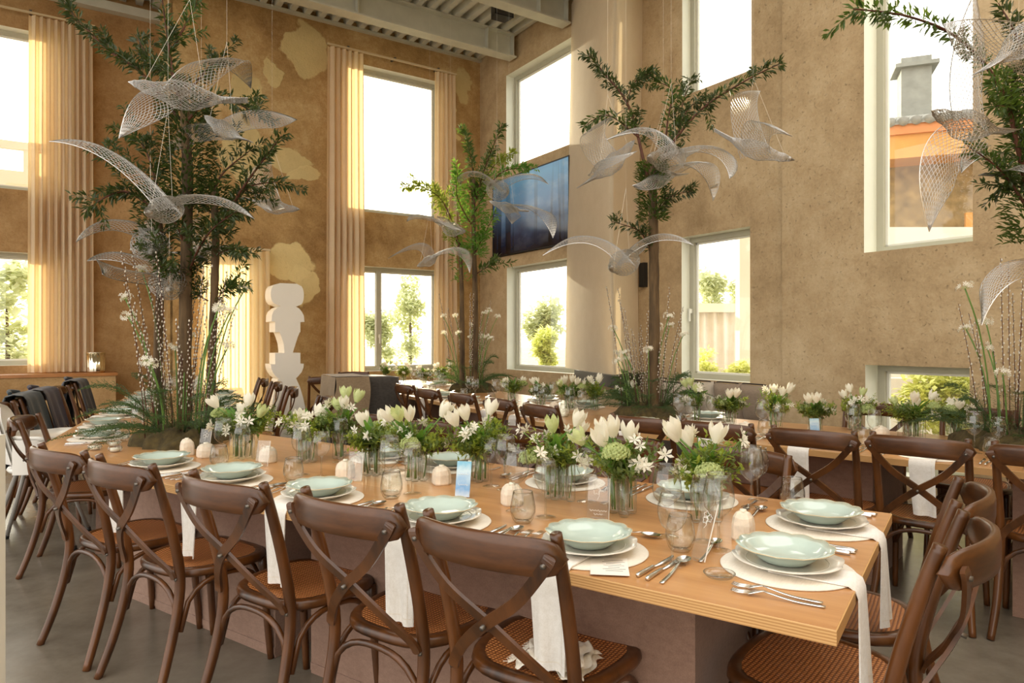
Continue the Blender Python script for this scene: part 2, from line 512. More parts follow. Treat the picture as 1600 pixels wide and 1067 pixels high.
def holed(x0, x1, z0, z1, thick, holes, sgn, mats):
    """wall slab in local x/z with front at y=0 and back at y=sgn*thick"""
    b = MB()
    xs = sorted({x0, x1, *[h[0] for h in holes], *[h[1] for h in holes]})
    zs = sorted({z0, z1, *[h[2] for h in holes], *[h[3] for h in holes]})
    def solid(i, j):
        if i < 0 or j < 0 or i >= len(xs) - 1 or j >= len(zs) - 1: return False
        cx = (xs[i] + xs[i + 1]) / 2; cz = (zs[j] + zs[j + 1]) / 2
        return not any(h[0] < cx < h[1] and h[2] < cz < h[3] for h in holes)
    Y = sgn * thick
    for i in range(len(xs) - 1):
        for j in range(len(zs) - 1):
            if not solid(i, j): continue
            a, c, e, g = xs[i], xs[i + 1], zs[j], zs[j + 1]
            b.cur = 0
            b.add([(a, 0, e), (c, 0, e), (c, 0, g), (a, 0, g)], [(0, 1, 2, 3)])
            b.add([(a, Y, e), (c, Y, e), (c, Y, g), (a, Y, g)], [(3, 2, 1, 0)])
            for (di, dj, p, q) in ((-1, 0, (a, e), (a, g)), (1, 0, (c, e), (c, g)), (0, -1, (a, e), (c, e)), (0, 1, (a, g), (c, g))):
                if not solid(i + di, j + dj):
                    b.cur = 1 if 0 <= i + di < len(xs) - 1 and 0 <= j + dj < len(zs) - 1 else 0
                    b.add([(p[0], 0, p[1]), (q[0], 0, q[1]), (q[0], Y, q[1]), (p[0], Y, p[1])], [(0, 1, 2, 3)])
    return b
def structure(name, me, M=None, label=None, parent=None):
    o = put(name, me, parent, M); o['kind'] = 'structure'
    if label: o['label'] = label
    return o

CEIL = 6.17
# ---- back wall
ub = (bk(690, 300)[0], bk(543, 300)[0], bk(640, 338)[1], bk(560, 99)[1])
lb = (bk(690, 480)[0], bk(543, 480)[0], bk(620, 579)[1], bk(610, 418)[1])
sb = (bk(410, 480)[0], bk(322, 480)[0], 0.06, bk(370, 398)[1])
uEnd = bk(266, 300)[0]
def P2(px, py, rx, rz, sh=1.0):
    x, z = bk(px, py); return (x, z, rx, rz, sh)
bpatch = [P2(452, 412, .36, .30, 1.14), P2(474, 445, .20, .36, 1.14), P2(478, 80, .34, .42, .98), P2(424, 114, .17, .15, 1.0), P2(382, 140, .24, .26, .98),
          P2(382, 212, .28, .26, .98), P2(376, 250, .3, .3, .92), P2(450, 248, .36, .16, .95), P2(474, 272, .22, .14, 1.0),
          P2(724, 132, .2, .3, .9), P2(708, 174, .09, .08, 1.1), P2(708, 212, .09, .08, 1.1)]
plaster('plaster_back', lin(142, 108, 66), lin(182, 148, 98), lin(214, 186, 138), bpatch, lin(220, 198, 142), pit=.35)
plaster('plaster_left', lin(132, 98, 60), lin(166, 130, 86), lin(192, 158, 112), (), None, pit=.2)
plaster('plaster_right', lin(156, 132, 98), lin(186, 161, 124), lin(206, 184, 148), (), None, pit=.55)
structure('wall_back', holed(0, uEnd, 0, CEIL + .1, .3, [ub, lb, sb], -1, 0).mesh('wall_back', ['plaster_back', 'reveal_paint']), FB,
          'tan plaster back wall with peeling cream patches and tall windows')
# ---- left recess: return wall, far wall, low wall with wooden shelf
REC = 1.0
FL = frame(CORNER + RW * -REC, BW, RW)
def lf(px, py, off=0.0): return ray_local(FL, px, py, off)
lx1 = lf(150, 300)[0] + .35
ul = (lf(100, 300)[0], lf(100, 300)[0] + 3.2, lf(25, 296)[1], lf(25, 44)[1])
ll = (lf(100, 300)[0], lf(100, 300)[0] + 3.2, lf(25, 571)[1], lf(25, 394)[1])
structure('wall_left', holed(uEnd - .3, uEnd + 6.5, 0, CEIL + .1, .3, [ul, ll], -1, 0).mesh('wall_left', ['plaster_left', 'reveal_paint']), FL,
          'brown plaster wall of the left bay behind the long curtain')
structure('wall_return', MB().box(uEnd + .0, -REC / 2, CEIL / 2 + .05, .06, REC, CEIL + .1).mesh('wall_return', 'plaster_back'), FB)
shz = H - 54 / F * 8.9
lowx0 = ray_local(FB, 181, 600, -.5)[0]
structure('wall_low', MB().box((lowx0 + uEnd + 6.5) / 2, -.75, (shz - .04) / 2, uEnd + 6.5 - lowx0, .5, shz - .04).mesh('wall_low', 'plaster_left'), FB,
          'low plaster wall under the left window')
tag(structure('trim_shelf', MB().box((lowx0 + uEnd + 6.5) / 2, -.745, shz - .02, uEnd + 6.5 - lowx0 + .04, .53, .04).mesh('trim_shelf', 'shelf_wood'), FB),
    'honey-coloured wooden shelf capping the low wall')
# ---- right wall, part by the corner and thicker part nearer the camera
jx = rt(1227, 300)[0]
w1u = (rt(791, 300)[0], rt(905, 300)[0], rt(800, 260)[1], rt(792, 118)[1])
w1l = (rt(792, 480)[0], rt(905, 480)[0], rt(793, 577)[1], rt(793, 418)[1])
w2u = (rt(1066, 100)[0], rt(1174, 100)[0], rt(1069, 150)[1], 5.9)
w2l = (rt(1065, 480)[0], rt(1172, 480)[0], rt(1065, 591)[1], rt(1065, 371)[1])
FR3 = frame(CORNER + BW * .05, RW, -BW)
def rt3(px, py, off=0.0): return ray_local(FR3, px, py, off)
w3u = (rt3(1350, 200)[0], rt3(1520, 200)[0], rt3(1350, 395)[1], 5.2)
w3l = (rt3(1352, 600)[0], rt3(1515, 600)[0], .2, rt3(1352, 570)[1])
structure('wall_right', holed(0, jx, 0, CEIL + .1, .28, [w1u, w1l, w2u, w2l], 1, 0).mesh('wall_right', ['plaster_right', 'reveal_paint']), FR,
          'beige rough plaster wall with deep window openings')
structure('wall_right_near', holed(jx, 16, 0, CEIL + .1, .33, [w3u, w3l], 1, 0).mesh('wall_right_near', ['plaster_right', 'reveal_paint']), FR3,
          'beige pitted plaster wall nearest the camera')
# ---- unseen wall added behind the camera to cut the fill light
structure('wall_front_added', MB().box(3.0, 13.6, CEIL / 2, 9.0, .3, CEIL).mesh('wall_front_added', 'plaster_right'), FB, 'unseen beige plaster wall added behind the camera to cut fill light')
# ---- floor
fl = MB(); fl.box(0, 4, -.05, 40, 34, .1)
structure('floor', fl.mesh('floor', 'concrete'), None, 'polished grey concrete floor')
for k, (a, bpt) in enumerate([((-6, 2.5), (6, -3.2)), ((-5.2, 7.2), (-2.6, .4))]):
    m = MB(); d = Vector((bpt[0] - a[0], bpt[1] - a[1], 0)); c = (Vector((*a, 0)) + Vector((*bpt, 0))) / 2
    m.box(c.x, c.y, .0008, d.length, .006, .0016, math.atan2(d.y, d.x))
    structure('trim_floor_joint', m.mesh('joint', 'seam_mat'), None)
# ---- ceiling: folded steel deck, beams
CEIL_W = 7.4  # deck stops short, an added roof opening out of view that lights the foreground
dk = MB(); prof = []
per = .21
x = -.4
while x < uEnd + 6.5:
    prof += [(x, .0), (x + .085, .0), (x + .105, .10), (x + .19, .10)]; x += per
vs = []; fs = []
for (a, z) in prof:
    vs += [(a, -1.3, CEIL + z), (a, CEIL_W, CEIL + z)]
for i in range(len(prof) - 1):
    fs.append((2 * i, 2 * i + 2, 2 * i + 3, 2 * i + 1))
dk.add(vs, fs)
dk.box((uEnd + 6) / 2, (CEIL_W - 1.3) / 2, CEIL + .14, uEnd + 7, CEIL_W + 1.3, .1)
structure('ceiling', dk.mesh('ceiling', 'deck_metal'), FB, 'folded grey steel deck ceiling')
structure('trim_wall_angle', MB().box(uEnd / 2, .035, 6.148, uEnd, .07, .04).mesh('trim', 'steel_beam'), FB)
structure('trim_bay_angle', MB().box(uEnd + 3.2, -REC + .07, CEIL - .16, 6.5, .14, .12).mesh('trim', 'steel_beam'), FB)
def beam(w, z0, z1, x0=.05, x1=None, label=''):
    x1 = x1 or uEnd + 6
    e = empty('ceiling_beam', FB @ Matrix.Translation((0, w, 0))); e['kind'] = 'structure'; e['label'] = label
    L = x1 - x0; c = (x0 + x1) / 2
    put('bottom_flange', MB().box(c, 0, z0 + .01, L, .2, .022).mesh('flange', 'steel_beam'), e)
    put('top_flange', MB().box(c, 0, z1 - .01, L, .2, .022).mesh('flange', 'steel_beam'), e)
    put('web', MB().box(c, 0, (z0 + z1) / 2, L, .012, z1 - z0).mesh('web', 'steel_beam'), e)
    st = MB().box(0, 0, (z0 + z1) / 2, .014, .19, z1 - z0 - .04).mesh('stiffener', 'steel_beam')
    for sx in (.05, .52, 2.6, 5.2):
        put('stiffener', st, e, Matrix.Translation((x0 + sx, 0, 0)))
for w, lab in ((1.12, 'grey steel ceiling beam nearest the back wall'), (2.5, 'second grey steel ceiling beam from the back wall'),
               (3.9, 'third grey steel ceiling beam from the back wall'), (6.2, 'fourth grey steel ceiling beam')):
    beam(w, 5.80, 6.165, label=lab)
# ---- windows
HB = MB().box(0, -.012, 0, .022, .03, .05).box(0, -.035, -.045, .018, .016, .15)
def window(n, Fm, h, sgn, dep=.19, fw=.06, mull=(), handle=None, label=None, sill=False):
    x0, x1, z0, z1 = h
    e = empty('window_%d' % n, Fm); e['kind'] = 'structure'
    if label: e['label'] = label
    y = sgn * dep
    for (nm, cx, cz, sx, sz) in (('frame_jamb', x0 + fw / 2, (z0 + z1) / 2, fw, z1 - z0), ('frame_jamb', x1 - fw / 2, (z0 + z1) / 2, fw, z1 - z0),
                                 ('frame_rail', (x0 + x1) / 2, z0 + fw / 2, x1 - x0 - 2 * fw, fw), ('frame_rail', (x0 + x1) / 2, z1 - fw / 2, x1 - x0 - 2 * fw, fw)):
        o = put(nm, MB().box(cx, y, cz, sx, .07, sz).mesh(nm, 'frame_paint'), e)
    gi = .022
    put('glazing_bead', MB().box((x0 + x1) / 2, y + sgn * .02, z0 + fw + gi / 2, x1 - x0 - 2 * fw, .03, gi).box((x0 + x1) / 2, y + sgn * .02, z1 - fw - gi / 2, x1 - x0 - 2 * fw, .03, gi)
        .box(x0 + fw + gi / 2, y + sgn * .02, (z0 + z1) / 2, gi, .03, z1 - z0 - 2 * fw).box(x1 - fw - gi / 2, y + sgn * .02, (z0 + z1) / 2, gi, .03, z1 - z0 - 2 * fw).mesh('bead', 'white_paint'), e)
    xs = [x0 + fw] + list(mull) + [x1 - fw]
    for m in mull:
        put('mullion', MB().box(m, y, (z0 + z1) / 2, .085, .075, z1 - z0 - 2 * fw).mesh('mullion', 'frame_paint'), e)
    for a, c in zip(xs[:-1], xs[1:]):
        put('pane', MB().box((a + c) / 2, y + sgn * .02, (z0 + z1) / 2, c - a, .008, z1 - z0 - 2 * fw).mesh('pane', 'pane_glass'), e)
    if handle:
        put('handle', HB.mesh('handle', 'white_paint', M=Matrix.Diagonal((1, sgn, 1, 1))), e, Matrix.Translation((handle[0], y - sgn * .035, handle[1])))
    return e
window(1, FB, ub, -1, label='tall upper back window with the low sun in it')
window(2, FB, lb, -1, mull=(bk(598, 480)[0],), handle=(bk(598, 480)[0], bk(598, 525)[1]), label='two-light lower back window between curtains')
window(3, FB, sb, -1, label='window behind the sheer curtain')
window(4, FL, ul, -1, label='upper window of the left bay')
window(5, FL, ll, -1, label='lower window of the left bay above the shelf')
window(6, FR, w1u, 1, label='upper window by the room corner')
window(7, FR, w1l, 1, label='lower window by the room corner')
window(8, FR, w2u, 1, dep=.17, label='tall narrow window high on the right wall')
window(9, FR, w2l, 1, dep=.17, handle=(w2l[0] + .03, rt(1081, 485)[1]), label='lower right window above the cushioned bench')
window(10, FR3, w3u, 1, dep=.24, label='tall window showing the neighbouring chimney')
window(11, FR3, w3l, 1, dep=.24, label='low small window showing yellow-green shrub')
# thin jamb post at the extreme left of the picture
tag(put('door_1', MB().box(-1.15, 1.5, .575, .06, .02, 1.15).mesh('door', 'white_paint')), 'pale edge of a low partition at the left edge of the picture', None, None, 'structure')

# ---- curtains
def curtain(Fm, xl, xr, ztop, zbot, yoff, folds, amp, mat, seed=0, flare=0.0, shift=0.0):
    rnd = random.Random(seed); ph = [rnd.uniform(0, 6) for _ in range(4)]
    nu = folds * 10 + 1
    def fn(u, v):
        x = xl + (xr - xl) * u
        k = 1 - v
        a = u * folds * 2 * PI
        wob = .35 * math.sin(u * 9 + ph[0]) + .2 * math.sin(u * 21 + ph[1] + v * 1.2)
        y = yoff + amp * (math.sin(a + wob * (1 - .3 * v)) + .3 * math.sin(a * .5 + ph[2])) * (.62 + .38 * min(1, k * 3))
        xx = x + (u - .5) * flare * k * (xr - xl) + shift * k + .012 * math.sin(a * 2 + ph[3])
        return (xx, y, zbot + (ztop - zbot) * v)
    return MB().grid(fn, nu, 14).mesh('curtain', mat, True)
def hang(Fm, me, label, group='curtains'):
    return tag(put('curtain', me, None, Fm), label, 'curtain', group)
zt = bk(507, 74)[1] - .03
hang(FB, curtain(FB, bk(562, 300)[0], bk(508, 300)[0], zt, .02, .16, 6, .05, 'curtain', 1, .10), 'long cream curtain at the left of the sunlit back window')
hang(FB, curtain(FB, bk(704, 300)[0], bk(673, 300)[0], zt, .02, .16, 5, .045, 'curtain', 2, .18), 'long cream curtain at the right of the sunlit back window')
hang(FB, curtain(FB, bk(417, 480)[0], bk(308, 480)[0], bk(370, 389)[1] - .02, .02, .14, 9, .04, 'sheer', 3, .0), 'glowing sheer curtain behind the biggest tree, left of the white sculpture')
ztl = lf(80, 33)[1] - .03
hang(FL, curtain(FL, lf(146, 300, .14)[0], lf(46, 300, .14)[0], ztl, shz + .01, .14, 9, .055, 'curtain', 4, .04), 'long golden backlit curtain standing on the left shelf')
def rail(Fm, xa, xb, z, y, label):
    e = empty('curtain_rail', Fm @ Matrix.Translation(((xa + xb) / 2, y, z))); tag(e, label, 'curtain rail', 'curtain rails')
    L = abs(xb - xa)
    put('track', MB().box(0, 0, 0, L, .03, .025).mesh('track', 'curtain_rail_paint'), e)
    br = MB().box(0, -y / 2 , .03, .03, y, .02).box(0, -.01, .02, .03, .03, .04).mesh('bracket', 'bolt_metal')
    for k in (-.35, 0, .35):
        put('bracket', br, e, Matrix.Translation((k * L, 0, 0)))
simple('curtain_rail_paint', lin(206, 184, 146), .5)
rail(FB, bk(506, 300)[0], bk(706, 300)[0], zt + .03, .16, 'pale track over the sunlit back window curtains')
rail(FB, bk(306, 480)[0], bk(418, 480)[0], bk(370, 389)[1], .14, 'short pale track over the sheer curtain')
rail(FL, lf(148, 300)[0], lf(-60, 300)[0], ztl + .03, .14, 'pale track over the left bay window')

# ---- hanging cloth screen in front of the right wall
ax, bx, cx_ = rt(893, 400)[0], rt(962, 400, -.75)[0], rt(1004, 400)[0]
zs0 = rt(965, 586, -.75)[1]
def scr(u, v):
    if u < .62:
        k = u / .62; x = ax + (bx - ax) * k; y = -.02 - .73 * k - .05 * math.sin(k * PI)
    else:
        k = (u - .62) / .38; x = bx + (cx_ - bx) * k; y = -.75 + .73 * k - .04 * math.sin(k * PI)
    wob = .05 * math.sin(v * 3 + u * 4)
    return (x + wob * (1 - v) - .12 * (1 - v) * (1 - u), y - .02 * math.sin(v * 5), zs0 + (6.1 - zs0) * v)
tag(put('hanging_screen', MB().grid(scr, 25, 20).mesh('screen', 'screen_cloth', True), None, FR), 'tall cream cloth screen hanging before the right wall behind the second tree', 'screen')
pl = MB().prism([(ax + .1, -.03), (bx - .02, -.72), (cx_ + .05, -.06)], zs0 - .16, zs0 - .02)
o = put('hanging_plinth', pl.mesh('plinth', 'black_plastic'), None, FR); tag(o, 'black wall bracket under the hanging cloth screen', 'bracket')
tag(put('wall_box', MB().box(rt(1006, 430)[0] + .02, -.03, rt(1006, 430)[1], .09, .06, .3).mesh('wall_box', 'black_plastic'), None, FR), 'small dark box on the right wall beside the second tree trunk', 'wall box')
# ---- picture
pz0 = rt(775, 403)[1]; pz1 = rt(885, 248)[1]; pxa, pxb = rt(775, 330)[0], rt(893, 330)[0]
e = empty('picture', FR @ Matrix.Translation((pxa, 0, pz0))); tag(e, 'large blue night-forest picture between the two corner windows', 'picture')
put('canvas', MB().box((pxb - pxa) / 2, -.03, (pz1 - pz0) / 2, pxb - pxa, .045, pz1 - pz0).mesh('canvas', 'forest_picture'), e)
put('frame', MB().box((pxb - pxa) / 2, -.03, .008, pxb - pxa + .03, .06, .016).box((pxb - pxa) / 2, -.03, pz1 - pz0 + .008, pxb - pxa + .03, .06, .016)
    .box(-.008, -.03, (pz1 - pz0) / 2, .016, .06, pz1 - pz0).box(pxb - pxa + .008, -.03, (pz1 - pz0) / 2, .016, .06, pz1 - pz0).mesh('frame', 'black_plastic'), e)
# ---- loudspeaker under the deck
p = W(783, 19, 9.75)
e = empty('loudspeaker', TR(p, .5)); tag(e, 'small black loudspeaker hung under the steel deck', 'loudspeaker')
put('cabinet', MB().prism([(-.15, -.1), (.15, -.1), (.11, .1), (-.11, .1)], -.09, .09).mesh('cab', 'black_plastic'), e)
put('grille', MB().box(0, -.105, 0, .26, .01, .15).mesh('grille', 'dark_cloth'), e)
put('bracket', MB().box(0, 0, .10, .03, .03, .03).mesh('bracket', 'bolt_metal'), e)

# ---- bench with cushions under the lower right window
bx0, bx1 = rt(1036, 620)[0], rt(1222, 620)[0]
e = empty('bench', FR @ Matrix.Translation(((bx0 + bx1) / 2, -.32, 0))); tag(e, 'dark upholstered bench against the right wall under the window', 'bench')
put('base', MB().box(0, 0, .19, bx1 - bx0, .58, .38).mesh('base', 'bench_cloth'), e)
put('seat_pad', MB().box(0, 0, .43, bx1 - bx0, .6, .1).mesh('pad', 'bench_cloth'), e)
def pillow(w, h, t):
    def fn(u, v):
        a = u * 2 - 1; b = v * 2 - 1
        return a, b
    b = MB()
    for s in (-1, 1):
        def fn(u, v, s=s):
            a = u * 2 - 1; c = v * 2 - 1
            f = max(0, (1 - a ** 4) * (1 - c ** 4)) ** .5
            pin = 1 - .06 * (1 - abs(a)) * abs(c) ** 6 - .0
            return (a * w / 2 * (1 - .05 * (1 - c * c)), s * t / 2 * f, c * h / 2 * (1 - .06 * (1 - a * a)) * pin)
        b.grid(fn, 13, 13)
    return b
def cushion(px, mat, tilt, w, label, yo=-.14):
    xx = rt(px, 610)[0]
    M = FR @ Matrix.Translation((xx, yo, .48 + .222)) @ Matrix.Rotation(tilt, 4, 'X') @ Matrix.Rotation(.05 * tilt, 4, 'Y')
    e = empty('cushion', M); tag(e, label, 'cushion', 'cushions on the wall bench')
    put('cover', pillow(w, .44, .16).mesh('cover', mat, True), e)
    pts = []
    for k in range(41):
        a = 2 * PI * k / 40; ca, sa = math.cos(a), math.sin(a)
        q = (abs(ca) ** 8 + abs(sa) ** 8) ** (-1 / 8)
        pts.append((ca * q * w / 2 * .985, 0, sa * q * .22 * .975))
    put('piping', MB().tube(pts, .007, 5, False).mesh('piping', 'piping', True), e)
cushion(1066, 'cushion_grey', .25, .42, 'grey-brown cushion nearest the second tree on the bench', -.17)
cushion(1098, 'cushion_light', .5, .42, 'pale cushion with dark piping leaning in front on the bench', -.36)
cushion(1116, 'cushion_light', .25, .36, 'pale cushion leaning behind the front pale cushion', -.17)
cushion(1158, 'cushion_grey', .25, .37, 'grey-brown cushion second from the right on the bench', -.17)
cushion(1200, 'cushion_grey', .25, .37, 'rightmost grey-brown cushion on the bench', -.17)

# ---- white totem sculpture
e0 = W(446, 683, 9.45); e0.z = 0
k = 9.45 / F
e = empty('sculpture', frame(e0, -BW, -RW)); tag(e, 'tall white totem sculpture of stacked rounded shapes by the back wall', 'sculpture')
Y0 = 682.5
def sil(rows, nm):
    # rows: (y px, left px, right px) -> extruded slab
    L = [((a - 446) * k * 1.06, (Y0 - y) * k) for (y, a, c) in rows]; R = [((c - 446) * k * 1.06, (Y0 - y) * k) for (y, a, c) in rows]
    poly = L + R[::-1]; n = len(poly); T = .16
    vs = [(p[0], -T, p[1]) for p in poly] + [(p[0], T, p[1]) for p in poly]
    fs = [tuple(range(n)), tuple(range(2 * n - 1, n - 1, -1))] + [(i, n + i, n + (i + 1) % n, (i + 1) % n) for i in range(n)]
    put(nm, MB().add(vs, fs).mesh(nm, 'sculpture_white'), e)
def arc(y0, y1, cl, cr, rl, rr, n=9, pw=2.0):
    rows = []
    for i in range(n):
        t = i / (n - 1); s = 1 - abs(2 * t - 1) ** pw
        rows.append((y0 + (y1 - y0) * t, cl - rl * s ** .5, cr + rr * s ** .5))
    return rows
sil(arc(443, 478, 434, 458, 13, 10, 11, 2.6), 'head_block')
sil([(478, 436, 456), (481, 430, 461), (486, 425, 465), (492, 422.5, 468), (502, 422, 469)], 'shoulder_block')
sil([(502, 427, 463), (518, 427, 463)], 'upper_block')
sil([(518, 433, 462), (526, 436, 459), (536, 439, 456), (546, 440, 453), (550, 440, 452)], 'waist_block')
sil([(550, 427, 463), (567, 427, 463)], 'middle_block')
sil([(567, 421, 468), (573, 421.5, 467.5), (580, 424, 465), (586, 428, 460), (590, 433, 456)], 'bowl_block')
sil([(590, 431, 457), (602, 427, 462), (620, 424, 467), (645, 420, 472), (682.4, 414, 478)], 'base_block')
# ---- draped service table
dp = Vector((-1.644, 7.49, 0))
e = empty('service_table', TR(dp, .51)); tag(e, 'service table fully draped in dark grey cloth before the back window', 'table')
put('box', MB().box(0, 0, .47, .62, .5, .94).mesh('box', 'table_wood'), e)
def drape(w, d, h, z0, mat, seed, nf=9, amp=.02, fl=.05):
    rnd = random.Random(seed); ph = rnd.uniform(0, 6)
    rows = []
    def outline(t):
        a = 2 * PI * t; ca, sa = math.cos(a), math.sin(a); q = (abs(ca) ** 7 + abs(sa) ** 7) ** (-1 / 7)
        return ca * q, sa * q
    def fn(u, v):
        ox, oy = outline(u)
        k = max(0, (v - .12) / .88)
        r = (v / .12) if v < .12 else 1 + k * fl + amp * k * math.sin(u * 2 * PI * nf + ph) / .4
        z = h - (0 if v < .12 else k * (h - z0))
        return (ox * r * w / 2, oy * r * d / 2, z)
    return MB().grid(fn, 90, 16, True).mesh('cloth', mat, True)
put('cloth', drape(.70, .58, .962, .03, 'dark_cloth', 3), e)
def over(u, v):
    x = -.42 + .40 * u
    if v < .35:
        return (x, -.2 + .9 * 0 + (-.12 + .0) * 0 - .1 * (v / .35) + .1 - .0, .975)
    k = (v - .35) / .65
    return (x - .08 * k + .02 * math.sin(u * 9) * k, -.30 - .055 * k - .02 * math.sin(u * 12 + 1) * k, .975 - .62 * k * (1 - .25 * (1 - u)))
ov = MB().grid(lambda u, v: (-.385 - .06 * v * (1 - u) + .35 * u + (0.015 * math.sin(v * 8)), -.36 - .07 * v - .018 * math.sin(u * 11) * v, .97 - .70 * v * (.72 + .28 * u)), 14, 12)
ov.grid(lambda u, v: (-.385 + .35 * u, -.36 + .6 * v, .97 + .006), 14, 3)
ov.grid(lambda u, v: (-.385 - .06 * v - .018 * math.sin(u * 11) * v, -.36 + .6 * u - .07 * v * (1 - u), .97 - .70 * v * .75), 14, 12)
tag(put('throw_cloth', ov.mesh('throw', 'brown_cloth', True), None, TR(dp, .51)), 'grey-brown cloth thrown over the left end of the draped service table', 'cloth')
# ---- ribbed metal vase on the shelf
vp = FB @ Vector((ray_local(FB, 150, 570, -.64)[0], -.64, shz))
e = empty('ribbed_vase', TR(vp)); tag(e, 'shiny ribbed metal vase on the wooden shelf beside the golden curtain', 'vase')
put('body', MB().lathe([(.01, 0), (.1, 0), (.105, .02), (.11, .27), (.1, .27), (.095, .03)], 64, lambda r, z, a: (r * (1 + (.05 * abs(math.sin(8 * a)) if r > .09 else 0)), z)).mesh('body', 'ribbed_metal', True), e)
put('rim', MB().tube([(.112 * math.cos(2 * PI * i / 32), .112 * math.sin(2 * PI * i / 32), .27) for i in range(33)], .006, 6, False).mesh('rim', 'ribbed_metal', True), e)
# ================================================================== CHAIR
def smooth_path(pts, n=5):
    """Catmull-Rom through pts"""
    P = [Vector(p) for p in pts]; out = []
    for i in range(len(P) - 1):
        p0 = P[max(i - 1, 0)]; p1 = P[i]; p2 = P[i + 1]; p3 = P[min(i + 2, len(P) - 1)]
        for k in range(n):
            t = k / n
            out.append(.5 * ((2 * p1) + (p2 - p0) * t + (2 * p0 - 5 * p1 + 4 * p2 - p3) * t * t + (3 * p1 - p0 - 3 * p2 + p3) * t ** 3))
    out.append(P[-1]); return out
def chair_spec():
    def seat_out(a, k=1.0):
        ca, sa = math.cos(a), math.sin(a)
        q = (abs(ca) ** 3.2 + abs(sa) ** 3.2) ** (-1 / 3.2)
        y = sa * q * .205; w = .222 + .028 * (sa * q) * .9
        return ca * q * w * k, y * k
    n = 36
    fr = MB(); rings = [(1.0, .435), (1.02, .447), (1.0, .462), (.96, .466), (.84, .464), (.82, .45), (.82, .435)]
    vs = []
    for (k, z) in rings:
        for i in range(n):
            x, y = seat_out(2 * PI * i / n, k); vs.append((x, y, z))
    fs = []
    m = len(rings)
    for r in range(m):
        for i in range(n):
            q = (i + 1) % n; r2 = (r + 1) % m
            fs.append((r * n + i, r * n + q, r2 * n + q, r2 * n + i))
    fr.add(vs, fs)
    cane = MB()
    cr = [(.0, .455), (.3, .456), (.6, .459), (.85, .4645)]
    cv = []
    for (k, z) in cr[1:]:
        for i in range(n):
            x, y = seat_out(2 * PI * i / n, k); cv.append((x, y, z))
    cv.append((0, 0, .455))
    cf = []
    for r in range(2):
        for i in range(n):
            q = (i + 1) % n; cf.append((r * n + i, (r + 1) * n + i, (r + 1) * n + q, r * n + q))
    cf += [(3 * n, i, (i + 1) % n) for i in range(n)]
    cane.add(cv, [f[::1] for f in cf])
    # under-side board so the seat is not paper thin
    spec = [('seat_frame', fr.mesh('seat_frame', 'chair_wood', True), [('cane_panel', cane.mesh('cane', 'cane', True), [])])]
    for s in (-1, 1):
        pts = smooth_path([(s * .215, -.315, 0), (s * .200, -.265, .14), (s * .192, -.222, .3), (s * .19, -.205, .45), (s * .193, -.235, .62), (s * .197, -.285, .80), (s * .199, -.318, .90)], 4)
        R = [.0155 + .0035 * math.sin(min(1, i / (len(pts) - 1)) * PI) for i in range(len(pts))]
        bolts = MB().tube([(s * .192, -.216, .45), (s * .192, -.228, .45)], .006, 8)
        spec.append(('rear_leg', MB().tube(pts, R, 10).mesh('rear_leg', 'chair_wood', True), [('bolt', bolts.mesh('bolt', 'bolt_metal', True), [])]))
        fp = smooth_path([(s * .2, .15, .44), (s * .202, .165, .25), (s * .21, .185, 0)], 4)
        spec.append(('front_leg', MB().tube(fp, [.0185 - .005 * i / (len(fp) - 1) for i in range(len(fp))], 10).mesh('front_leg', 'chair_wood', True), []))
    # top rail: bent board bowed backwards, rounded ends
    def rail(u, v):
        a = 2 * PI * u; t = v * 2 - 1
        x = .232 * t
        y = -.338 - .075 * (1 - t * t) + .012
        hgt = .046 * min(1, (1.0 - abs(t) ** 10) ** .5 + .02)
        ca, sa = math.cos(a), math.sin(a); q = (abs(ca) ** 4 + abs(sa) ** 4) ** (-.25)
        return (x, y + ca * q * .0125, .845 + .012 * (1 - t * t) + sa * q * hgt)
    rl = MB().grid(rail, 14, 25, True)
    nv = len(rl.v)
    rl.f += [tuple(range(13, -1, -1)), tuple(range(nv - 14, nv))]; rl.mi += [0, 0]
    spec.append(('top_rail', rl.mesh('top_rail', 'chair_rail_wood', True), []))
    # crossed bent strips
    for s in (-1, 1):
        pts = smooth_path([(s * .212, -.362, .862), (s * .195, -.366, .83), (s * .11, -.352, .73), (0, -.325 - .006 * s, .645), (-s * .1, -.283, .56), (-s * .168, -.238, .485), (-s * .185, -.226, .45)], 5)
        b = MB().tube(pts, 0, flat=(.009, .030), up=None)
        b = MB()
        vs = []; N = len(pts)
        for i in range(N):
            t = (pts[min(i + 1, N - 1)] - pts[max(i - 1, 0)]).normalized()
            nrm = Vector((0, -1, -.35)).normalized(); nrm = (nrm - t * nrm.dot(t)).normalized()
            sd = t.cross(nrm)
            w = .0155 * (1 if 0 < i < N - 1 else .55)
            for (x, y) in ((-1, -1), (1, -1), (1, 1), (-1, 1)):
                vs.append(pts[i] + sd * x * w + nrm * y * .005)
        fs = []
        for i in range(N - 1):
            for kk in range(4):
                q = (kk + 1) % 4; fs.append((i * 4 + kk, i * 4 + q, i * 4 + 4 + q, i * 4 + 4 + kk))
        fs += [(3, 2, 1, 0), (N * 4 - 4, N * 4 - 3, N * 4 - 2, N * 4 - 1)]
        b.add(vs, fs)
        bo = MB().tube([(s * .197, -.355, .838), (s * .197, -.378, .838)], .0065, 8)
        kids = [('bolt', bo.mesh('bolt', 'bolt_metal', True), [])]
        if s > 0: kids.append(('bolt', MB().tube([(0, -.32, .645), (0, -.346, .638)], .0065, 8).mesh('bolt', 'bolt_metal', True), []))
        spec.append(('cross_slat', b.mesh('cross_slat', 'chair_wood'), kids))
